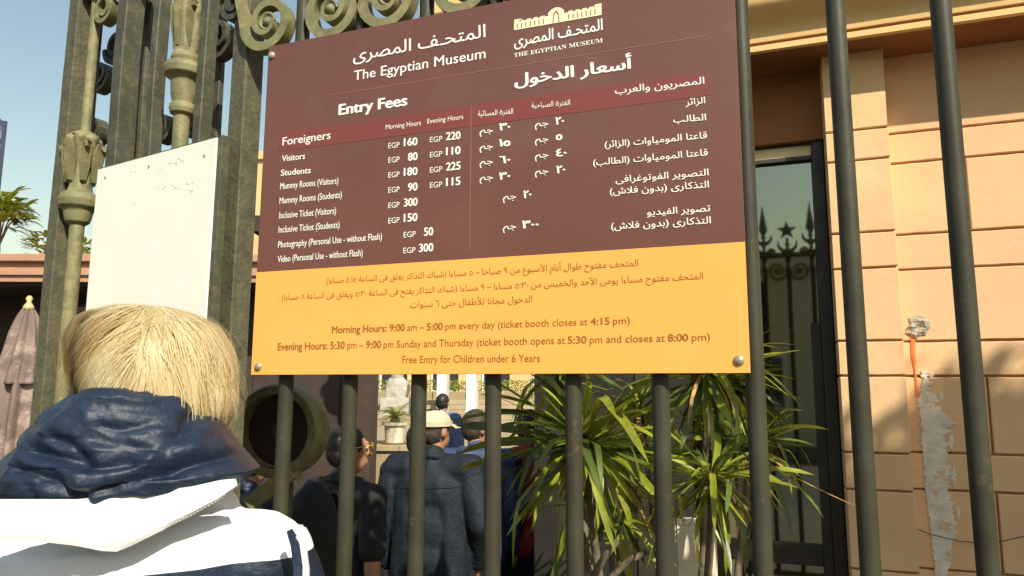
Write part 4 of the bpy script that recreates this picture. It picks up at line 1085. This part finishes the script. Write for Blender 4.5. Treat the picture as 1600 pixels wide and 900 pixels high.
for i in (0, 60):
    for j in range(16): bm.faces.new((fr_[i][j], fr_[i][j + 1], bk_[i][j + 1], bk_[i][j]))
auto_smooth(obj('yoke_flap', bm, 'creamcloth', fg), 50)
# stitching along the flap edge
bm = bmesh.new()
for i in range(70):
    t = .05 + .9 * i / 70; a_, b_ = pl(top_, t), pl(bot_, t); q = .93
    tt = .05 + .9 * (i + .5) / 70; a2, b2 = pl(top_, tt), pl(bot_, tt)
    tube(bm, [onj(a_[0] * (1 - q) + b_[0] * q, a_[1] * (1 - q) + b_[1] * q, .019), onj(a2[0] * (1 - q) + b2[0] * q, a2[1] * (1 - q) + b2[1] * q, .019)], .0004, 4)
o = obj('stitching', bm, 'plaster', fg); o['kind'] = 'stuff'
for nm, xs_, mt_, w_ in (('sleeve_stripe', ((464, 838), (473, 860), (477, 890), (476, 940), (470, 1000)), 'whitecloth', .004), ('sleeve_piping', ((452, 828), (462, 850), (467, 885), (466, 940), (460, 1000)), 'navy', .005)):
    bm = bmesh.new(); tube(bm, [onj(x_, y_, .003, .88) for x_, y_ in xs_], [.5, 1, 1, 1, 1], flat=(w_, .004), up=(0, 1, 0)); obj(nm, bm, mt_, fg)

# hair cap
hair_tab = [(477, 205, 270, .35), (480, 185, 285, .5), (490, 160, 305, .68), (510, 138, 330, .84), (540, 122, 351, .97), (570, 116, 364, 1.03), (600, 117, 371, 1.02), (625, 124, 372, .96), (645, 140, 366, .86), (660, 165, 352, .7), (668, 190, 330, .5)]
rows = []
for y, a, b, k in interp(hair_tab, 44):
    m_ = (a + b) / 2 + 2; A, Bq = fl(m_ - (b - a) * .425, y + 4, D1), fl(m_ + (b - a) * .425, y + 2, D1); rows.append((A.z, A.x, Bq.x, k))
hr_ry = .108
hbm = shell(rows, hcl.y - .0, hr_ry, 96, 2.0, lambda c: .008 * nz(Vector((c.x * 22 + c.z * 8, c.y * 18, c.z * 9))) - .003)
lay = hbm.verts.layers.float_color.new('tint')
for v in hbm.verts: v[lay] = (.70, .59, .35, 1)
rnd = random.Random(11)
zts = [r[0] for r in rows]; ztop, zbot = zts[0], zts[-1]
def hproj(P):
    z = min(ztop - .0005, max(zbot + .001, P.z))
    for i in range(len(rows) - 1):
        if rows[i][0] >= z >= rows[i + 1][0]: break
    u = (rows[i][0] - z) / max(1e-6, rows[i][0] - rows[i + 1][0])
    A, Bq, k = [rows[i][q] * (1 - u) + rows[i + 1][q] * u for q in (1, 2, 3)]
    cx = (A + Bq) / 2; rx = (Bq - A) / 2; ry = hr_ry * k; a = atan2((P.y - hcl.y) / ry, (P.x - cx) / rx)
    return Vector((cx + cos(a) * rx, hcl.y + sin(a) * ry, z)), Vector((cos(a) / rx, sin(a) / ry, (z - hcl.z + .01) / .011)).normalized()
whorl, _ = hproj(fl(214, 552, .83)); wtop, _ = hproj(fl(236, 488, .90))
def tintcol(P):
    s = nz(Vector((P.x * 60, P.y * 60, P.z * 8))) * .9 + rnd.uniform(-.2, .25)
    base = Vector((.82, .67, .36)); dk = Vector((.56, .41, .17)); lt = Vector((.95, .87, .62))
    return base.lerp(lt, min(1, s * 1.3)) if s > 0 else base.lerp(dk, min(1, -s * 1.5))
made = 0; roots = []
while made < 24000:
    z = rnd.uniform(zbot, ztop); a = rnd.uniform(-pi, pi)
    P, N_ = hproj(Vector((cos(a), sin(a), z)) * 1 + Vector((0, hcl.y, 0)))
    if roots and rnd.random() < .72:
        r0 = rnd.choice(roots[-400:]); P, N_ = hproj(r0 + Vector((rnd.gauss(0, .006), rnd.gauss(0, .006), rnd.gauss(0, .006))))
    else: roots.append(P.copy())
    if P.z < zbot + .03 and rnd.random() < .7: continue
    if (P - whorl).length < .03 and rnd.random() < .5: continue
    made += 1
    col = tintcol(P); seg = 7; L_ = rnd.uniform(.06, .125); wd = rnd.uniform(.00018, .00055)
    cn = 1.5 * nz(P * 11 + Vector((7, 7, 7))); lift = .001 + (.006 if P.z > ztop - .03 and abs(P.x - wtop.x) > .012 else 0) + .013 * max(0, nz(Vector((P.x * 20 + P.z * 8, P.y * 20, P.z * 8)))) + rnd.uniform(0, .002) + (.012 if rnd.random() < .015 else 0)
    pj = Vector((rnd.gauss(0, .012), 0, rnd.gauss(0, .012))); prev = None; Q = P.copy(); jit = Vector((rnd.gauss(0, .2), rnd.gauss(0, .2), rnd.gauss(0, .16)))
    for k in range(seg + 1):
        q = k / seg
        wv_ = wtop - whorl + pj; tw_ = max(0, min(1, (Q - whorl).dot(wv_) / wv_.length_squared)); d = Q - (whorl + wv_ * tw_) + Vector((.002 * cn, 0, .001)); dist = d.length + .0001
        side_ = 1 if P.x > whorl.x + .012 else -1
        T = d.normalized() * max(.08, .42 - dist * 4) + Vector((0, 0, -1)) * min(1.5, .55 + dist * 14) + Vector((-.42 * min(1, dist * 14) * (1 if Q.x < .05 else max(0, 1 - (Q.x - .05) * 16)) + .25 * side_ * (1 - q), 0, 0)) + Vector((.55 * cn, 0, .2 * cn)) * (.3 + q) + jit * .35
        T -= N_ * T.dot(N_); T.normalize()
        out = Q + N_ * (.0012 + lift * sin(pi * min(1, q * 1.15 + .05)) + (.003 * q if k == seg else 0))
        side = N_.cross(T).normalized(); w_ = wd * (1 - q * .85)
        v1 = hbm.verts.new(out - side * w_); v2 = hbm.verts.new(out + side * w_ + N_ * w_ * .5)
        cc = col * (.82 + .3 * q) ; v1[lay] = (*cc, 1); v2[lay] = (*cc, 1)
        if prev: hbm.faces.new((prev[0], prev[1], v2, v1))
        prev = (v1, v2)
        Q2 = Q + T * (L_ / seg)
        if Q2.z < zbot + .002: Q = Q2; continue
        Q, N_ = hproj(Q2)
me = bpy.data.meshes.new('hair'); hbm.to_mesh(me); hbm.free()
obj('hair', me, MI['hair'], fg, True)

# ------------------------------------------------------------------ terrace, cycad, museum front in the distance
def tD(px, D): q = at_d(px, 700, D); return Vector((q.x, q.y, 0))
TRR = Matrix.Rotation(YAW, 4, 'Z')
def camfrm(px, D, z=0): p = tD(px, D); p.z = z; return p
# long things are aligned square to the camera yaw
tz = at_d(600, 697, 13.6).z
o0 = camfrm(700, 13.6, -.15)
ter = thing('terrace', 'raised pale stone terrace with kerb and low panelled wall', 'terrace', o0, YAW)
obj('floor', bx(-4.5, 8, .02, 16, 0, tz + .15), 'stone2', ter)
for i in range(14):
    obj('wall_panel', bx(-4.5 + i * .9 + .006, -4.5 + (i + 1) * .9 - .006, -.03, .019, .0, tz + .06, .006), 'stone', ter)
for i in range(14):
    obj('kerb_stone', bx(-4.5 + i * .9 + .004, -4.5 + (i + 1) * .9 - .004, -.10, .35, tz + .062, tz + .165, .01), 'stone2', ter)
o1 = camfrm(650, 21, tz)
st = thing('stone_steps', 'pale stone steps rising behind the potted cycad', 'steps', o1, YAW)
for i in range(5): obj('step', bx(-3.4, 3.4, i * .35, 2.5, i * .14 + .001, (i + 1) * .14 - .002, .01), 'stone2', st)
o2 = camfrm(650, 24, tz)
gw = thing('garden_wall', 'yellowish stone block wall behind the steps topped by hedge', 'wall', o2, YAW)
rw = random.Random(9)
for r in range(3):
    for c in range(10):
        obj('stone_block', bx(-5 + c * 1.1 + (r % 2) * .4 + .01, -5 + (c + 1) * 1.1 + (r % 2) * .4 - .01, -rw.uniform(0, .02), .4, r * .32 + .005, (r + 1) * .32 - .005, .015), 'stone', gw)
def leaf_cloud(name, fn, n, size, mat, parent=None, seed=0):
    rr = random.Random(seed); bm = bmesh.new()
    for i in range(n):
        c = Vector(fn(rr)); s = size * rr.uniform(.6, 1.4)
        u = Vector((rr.gauss(0, 1), rr.gauss(0, 1), rr.gauss(0, 1))).normalized(); v = u.cross(Vector((rr.gauss(0, 1), rr.gauss(0, 1), rr.gauss(0, 1)))).normalized()
        a = bm.verts.new(c - u * s); b = bm.verts.new(c + v * s * .4); d = bm.verts.new(c + u * s); e = bm.verts.new(c - v * s * .4)
        bm.faces.new((a, b, d, e))
    return obj(name, bm, mat, parent)
hz = at_d(600, 605, 24.6).z
hp = camfrm(650, 24.7, 0)
RZ = Matrix.Rotation(YAW, 3, 'Z')
hedge = leaf_cloud('hedge', lambda r: RZ @ Vector((r.uniform(-4.5, 5), r.uniform(-.1, .4), r.uniform(hz - .7, hz + .25))) + hp, 9000, .05, 'leaf', seed=3)
tag(hedge, 'low clipped green hedge running above the far stone wall', 'hedge'); hedge['kind'] = 'stuff'
# white posts
for i, px in enumerate((689, 735)):
    c = camfrm(px, 19.5, tz)
    col = thing('white_column', ('left one of two square white columns behind the cap', 'right one of two square white columns behind the cap')[i], 'column', c, YAW, 'white columns on the terrace')
    obj('shaft', bx(-.13, .13, -.13, .13, .1, 3.4, .01), 'whitepaint', col); obj('plinth', bx(-.17, .17, -.17, .17, 0, .1, .01), 'stonegrey', col)
    obj('frame_edge', bx(.135, .2, -.1, .1, .1, 3.4), 'stonegrey', col)
# grey boulder-like statue
c = camfrm(618, 22, tz)
stt = thing('stone_statue', 'weathered grey stone statue on a block beyond the cycad', 'statue', c, YAW)
bm = bmesh.new(); ball(bm, (0, 0, 1.05), (.38, .3, .4)); ball(bm, (0, -.05, 1.5), (.2, .2, .24)); box(bm, (0, 0, .9), (.6, .5, .3)); obj('figure', remesh(bm, .03, 4, lambda c: .03 * nz(c * 4)), 'stonegrey', stt)
obj('pedestal', bx(-.45, .45, -.35, .35, 0, .78, .02), 'stonegrey', stt)
# potted cycad
cp = camfrm(616, 14.0, tz + .01)
cyc = thing('potted_cycad', 'bushy green cycad in a round white pot on terrace kerb', 'potted plant', cp)
sc_ = 14.0 / F
bm = bmesh.new(); lathe(bm, (0, 0, 0), [(14 * sc_, .02), (16 * sc_, 28 * sc_), (20 * sc_, 28.5 * sc_), (20 * sc_, 33 * sc_), (17 * sc_, 33 * sc_), (16.5 * sc_, 30 * sc_)], 28); auto_smooth(obj('pot', bm, 'pot', cyc), 40)
bm = bmesh.new(); lathe(bm, (0, 0, 0), [(18 * sc_, 0), (21 * sc_, .02), (21 * sc_, .03), (17 * sc_, .03)], 24); obj('saucer', bm, 'saucer', cyc)
bm = bmesh.new(); lathe(bm, (0, 0, 0), [(.09, .3), (.1, .42), (.08, .5), (.03, .52)], 12); obj('trunk', bm, 'bark', cyc)
def frond_mesh(Ln=.62, n=22, mat='leaf_dark', lw=.13, droop=.75):
    bm = bmesh.new(); mid = [Vector((Ln * t, 0, Ln * (.35 * t - droop * t * t * .9))) for t in [i / n for i in range(n + 1)]]
    tube(bm, mid, [.006 * (1 - i / n * .8) for i in range(n + 1)], 4)
    for i in range(2, n + 1):
        t = i / n; l = lw * (1 - abs(t - .5) * 1.3) + .02; p = mid[i]
        for s in (-1, 1):
            q = p + Vector((l * .45, s * l, -.02 + .02)); w_ = Ln / n * (.32 if Ln < 1 else .95)
            bm.faces.new((bm.verts.new(p - Vector((w_, 0, 0))), bm.verts.new(p + Vector((w_, 0, 0))), bm.verts.new(q)))
    me = bpy.data.meshes.new('frond'); bm.to_mesh(me); bm.free(); me.materials.append(MI[mat]); return me
fr = [frond_mesh(droop=d, mat=m) for d, m in ((.5, 'leaf'), (.8, 'leaf_dark'), (1.0, 'leaf'))]
for i in range(34):
    o = bpy.data.objects.new('frond', fr[i % 3]); C.objects.link(o); o.parent = cyc
    o.location = (0, 0, .5); el = .75 - 1.1 * (i / 34); o.rotation_euler = (0, -el, i * 2.4)
    s = random.uniform(.65, .85); o.scale = (s, s, s)
# museum front, far
m0 = camfrm(860, 34, -.15)
mus = thing('museum_front', 'distant ochre museum front rising behind the hedge and columns', 'building', m0, YAW)
mt = at_d(400, 250, 34).z + .15
mw = (at_d(402, 300, 34) - at_d(860, 300, 34)).length
obj('wall', bx(-mw, 9, 0, 6, 0, mt), 'museum', mus); obj('parapet', bx(-mw - .2, 9.2, -.2, 6.2, mt, mt + .4), 'museum', mus)
for i in range(9):
    f = obj('window', bx(-mw + 1.5 + i * 2.4, -mw + 2.9 + i * 2.4, -.08, 0.05, 1.6, 4.2), 'whitepaint', mus)
    obj('pane', bx(-mw + 1.6 + i * 2.4, -mw + 2.8 + i * 2.4, -.1, -.081, 1.7, 4.1), 'facadepane', f)
    obj('pilaster', bx(-mw + .4 + i * 2.4, -mw + .9 + i * 2.4, -.15, 0, 0, mt - .01), 'museum', mus)

# ------------------------------------------------------------------ kiosk with flat roof on the left, parasol, trees, tower
kz = at_d(60, 398, 11).z
k0 = camfrm(200, 11, -.15)
kio = thing('flat_roofed_pavilion', 'low dark pavilion under a salmon flat roof behind the gate', 'pavilion', k0, YAW)
kxl = -6.5; kxr = (at_d(538, 600, 12.6) - at_d(200, 600, 12.6)).length * .93
kh = kz + .15; k1 = at_d(60, 440, 11).z + .15
obj('roof_fascia', bx(kxl, kxr, 0, 4.5, k1, kh - .12), 'pinkstone', kio)
obj('roof_coping', bx(kxl - .1, kxr + .1, -.1, 4.6, kh - .119, kh, .01), 'pinkstone', kio)
obj('fascia_moulding', bx(kxl - .05, kxr + .05, -.05, 4.5, k1 + .1, k1 + .16), 'pinkstone', kio)
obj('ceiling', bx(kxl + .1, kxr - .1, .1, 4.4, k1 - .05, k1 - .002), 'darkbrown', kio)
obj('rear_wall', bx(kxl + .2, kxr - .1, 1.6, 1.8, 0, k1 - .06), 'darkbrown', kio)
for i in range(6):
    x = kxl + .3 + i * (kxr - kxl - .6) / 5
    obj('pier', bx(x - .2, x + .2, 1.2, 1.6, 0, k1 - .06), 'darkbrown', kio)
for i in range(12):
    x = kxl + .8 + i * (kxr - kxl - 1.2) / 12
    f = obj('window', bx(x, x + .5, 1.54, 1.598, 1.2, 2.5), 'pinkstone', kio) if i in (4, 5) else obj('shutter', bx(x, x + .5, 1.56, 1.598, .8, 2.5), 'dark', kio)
# invented dark block for a dark open doorway, behind bars at x~500
pr = thing('dark_doorway_block', 'dark brown block filling in for a dark open doorway behind the second iron bar', 'pier', camfrm(478, 6.2, -.15), YAW)
obj('shaft', bx(-.42, .33, -.2, .3, .15, 3.1, .02), 'darkbrown', pr); obj('base', bx(-.47, .38, -.25, .35, 0, .15, .01), 'darkbrown', pr); obj('cap', bx(-.47, .38, -.25, .35, 3.1, 3.25, .01), 'darkbrown', pr)
# closed parasol
PD = 7.2; pc = at_d(33, 600, PD)
par = thing('closed_parasol', 'closed mauve parasol with pale finial left of the gate', 'parasol', (pc.x, pc.y, -.15))
def pz(y): return at_d(36, y, PD).z + .15
sc_ = PD / F
tab = [(462, 2), (466, 5), (472, 3), (478, 7), (484, 9)]
bm = bmesh.new(); lathe(bm, (0, 0, 0), [(r * sc_, pz(y)) for y, r in tab], 16); obj('finial', bm, 'finial', par, True)
def pleat(th, i): return 1 + .16 * cos(8 * th + .1 * i) + .08 * nz((cos(th) * 2, sin(th) * 2, i * .3))
bm = bmesh.new(); pt = interp([(483, 8), (500, 15), (525, 21), (550, 27), (575, 31), (600, 33)], 24); lathe(bm, (0, 0, 0), [(r * sc_, pz(y)) for y, r in pt], 64, pleat); obj('canopy_top', bm, 'parasol', par, True)
bm = bmesh.new(); pt = interp([(560, 24), (600, 27), (650, 27), (700, 26), (760, 24), (800, 20)], 30); lathe(bm, (0, 0, 0), [(r * sc_, pz(y)) for y, r in pt], 64, lambda t, i: 1 + .2 * cos(8 * t + .5 + .05 * i) + .1 * nz((cos(t) * 2, sin(t) * 2, i * .2))); obj('canopy', bm, 'parasol', par, True)
bm = bmesh.new(); tube(bm, [(0, 0, .05), (0, 0, pz(484))], .025, 12); obj('pole', bm, 'bark', par); bm = bmesh.new(); lathe(bm, (0, 0, 0), [(.3, 0), (.3, .06), (.1, .09), (.04, .1)], 24); obj('foot', bm, 'stonegrey', par)
# feathery trees
ff = [frond_mesh(1, 12, 'leaf_dark', .3, d) for d in (.4, .7, 1.0)]
def feather_tree(label, px, py, D, R, n, seed, trunkpx=0):
    c = at_d(px, py, D); t = thing('feathery_tree', label, 'tree', (c.x, c.y, -.2), 0, 'trees behind the pavilion'); rr = random.Random(seed)
    bm = bmesh.new(); h = c.z + .2
    tube(bm, [(0, 0, 0), (.1, 0, h * .3), (0, .1, h * .6), (0, 0, h)], [.12, .08, .05, .01], 8); obj('trunk', bm, 'bark', t)
    cb = bmesh.new()
    for i in range(n):
        d = Vector((rr.gauss(0, 1), rr.gauss(0, 1), rr.gauss(0, .8))).normalized(); pos = Vector((0, 0, h)) + d * R * rr.uniform(.25, .8)
        me = rr.choice(ff); k = len(cb.verts); cb.from_mesh(me); cb.verts.ensure_lookup_table()
        s = R * rr.uniform(.4, .6); az = atan2(d.y, d.x) + rr.uniform(-.6, .6)
        mtx = Matrix.Translation(pos) @ Matrix.Rotation(az, 4, 'Z') @ Matrix.Rotation(-rr.uniform(-.3, .9), 4, 'Y') @ Matrix.Diagonal((s, s, s, 1))
        bmesh.ops.transform(cb, matrix=mtx, verts=cb.verts[k:])
        if i % 30 == 0:
            bm = bmesh.new(); tube(bm, [(0, 0, h * .85), pos * .5 + Vector((0, 0, h * .45)), pos], [.02, .015, .006], 5); obj('branch', bm, 'bark', t)
    obj('crown', cb, 'leaf', t)
feather_tree('feathery green tree at the far left edge above the pavilion roof', 2, 330, 15, .62, 240, 1)
feather_tree('small dark feathery tree just left of the first gate post', 70, 385, 14, .38, 120, 2)
feather_tree('feathery tree seen between the left gate bars', 125, 395, 15, .42, 90, 3)
# dark glass tower at the left edge
tp = at_d(-112, 400, 90); tw = thing('glass_tower', 'dark blue glass tower block at far left edge', 'building', (tp.x, tp.y, 0), YAW + radians(37))
th_ = at_d(3, 172, 90).z
obj('body', bx(-6, 6.7, 0, 5, 0, th_), 'tower', tw)
bm = bmesh.new(); prism(bm, [Vector((-4, 0, th_ + .01)), Vector((6, 0, th_ + .01)), Vector((5.4, 0, th_ + .8)), Vector((-4, 0, th_ + 2.6))], (0, 0, 0), (0, 5, 0)); obj('roof', bm, 'tower', tw)
for r in range(10):
    for c in range(5): obj('pane', bx(-1.2 + c * 1.55, -.0 + c * 1.55, -.06, .02, th_ - 2.6 - r * 2.6, th_ - .8 - r * 2.6), 'towerpane', tw)

# ------------------------------------------------------------------ street side behind the camera (seen mirrored in the window; casts the leaf shadow)
def street_building(label, x0, x1, y, h, mat, seed):
    b = thing('apartment_building', label, 'building', ((x0 + x1) / 2, y, 0), 0, 'buildings across the street'); W = x1 - x0
    obj('wall', bx(-W / 2, W / 2, -6, 0, 0, h), mat, b); obj('parapet', bx(-W / 2 - .2, W / 2 + .2, -6.2, .2, h, h + .4), mat, b)
    n = max(2, int(W / 2.4))
    for f in range(int(h / 3.2)):
        for i in range(n):
            x = -W / 2 + (i + .5) * W / n; z = 1 + f * 3.1
            wn = obj('window', bx(x - .6, x + .6, .001, .08, z, z + 1.7), 'whitepaint', b); obj('pane', bx(x - .5, x + .5, .0805, .1, z + .1, z + 1.6), 'facadepane', wn)
street_building('pale apartment block across the street mirrored in the window', -9, 3.5, -15, 5.2, 'facade', 1)
street_building('taller salmon apartment block across the street behind the camera', 4.5, 18, -17, 6.5, 'pinkstone', 2)
def broad_tree(label, base, ctr, rad, n, seed):
    t = thing('street_tree', label, 'tree', base, 0); o0 = Vector(base); c = Vector(ctr) - o0; rr = random.Random(seed)
    bm = bmesh.new(); tube(bm, [(0, 0, 0), (.05, .05, c.z * .3), c * .55 + Vector((0, 0, c.z * .05)), c], [.16, .12, .1, .04], 10); obj('trunk', bm, 'bark', t, True)
    cl = [Vector((rr.gauss(0, .42), rr.gauss(0, .42), rr.gauss(0, .36))) for _ in range(34)]
    def fn(r):
        k = r.choice(cl); return c + Vector(((k.x + r.gauss(0, .15)) * rad, (k.y + r.gauss(0, .15)) * rad, (k.z + r.gauss(0, .12)) * rad))
    leaf_cloud('crown', fn, n, .10, 'crown', t, seed)
    for k in cl[:12]:
        bm = bmesh.new(); tube(bm, [c * .7, c + k * rad * .5, c + k * rad], [.05, .03, .012], 6); obj('branch', bm, 'bark', t)
tgt = on_y(1600, 1165, WY)         # centre of the shadow on the wall
ctr = tgt + S * 7.5
broad_tree('broad leafy street tree behind the camera shading the ochre wall', (ctr.x + .4, ctr.y, 0), ctr, 1.3, 36000, 4)

for o in sc.objects:
    if o.type == 'MESH' and not o.data.materials: print('nomat', o.name)
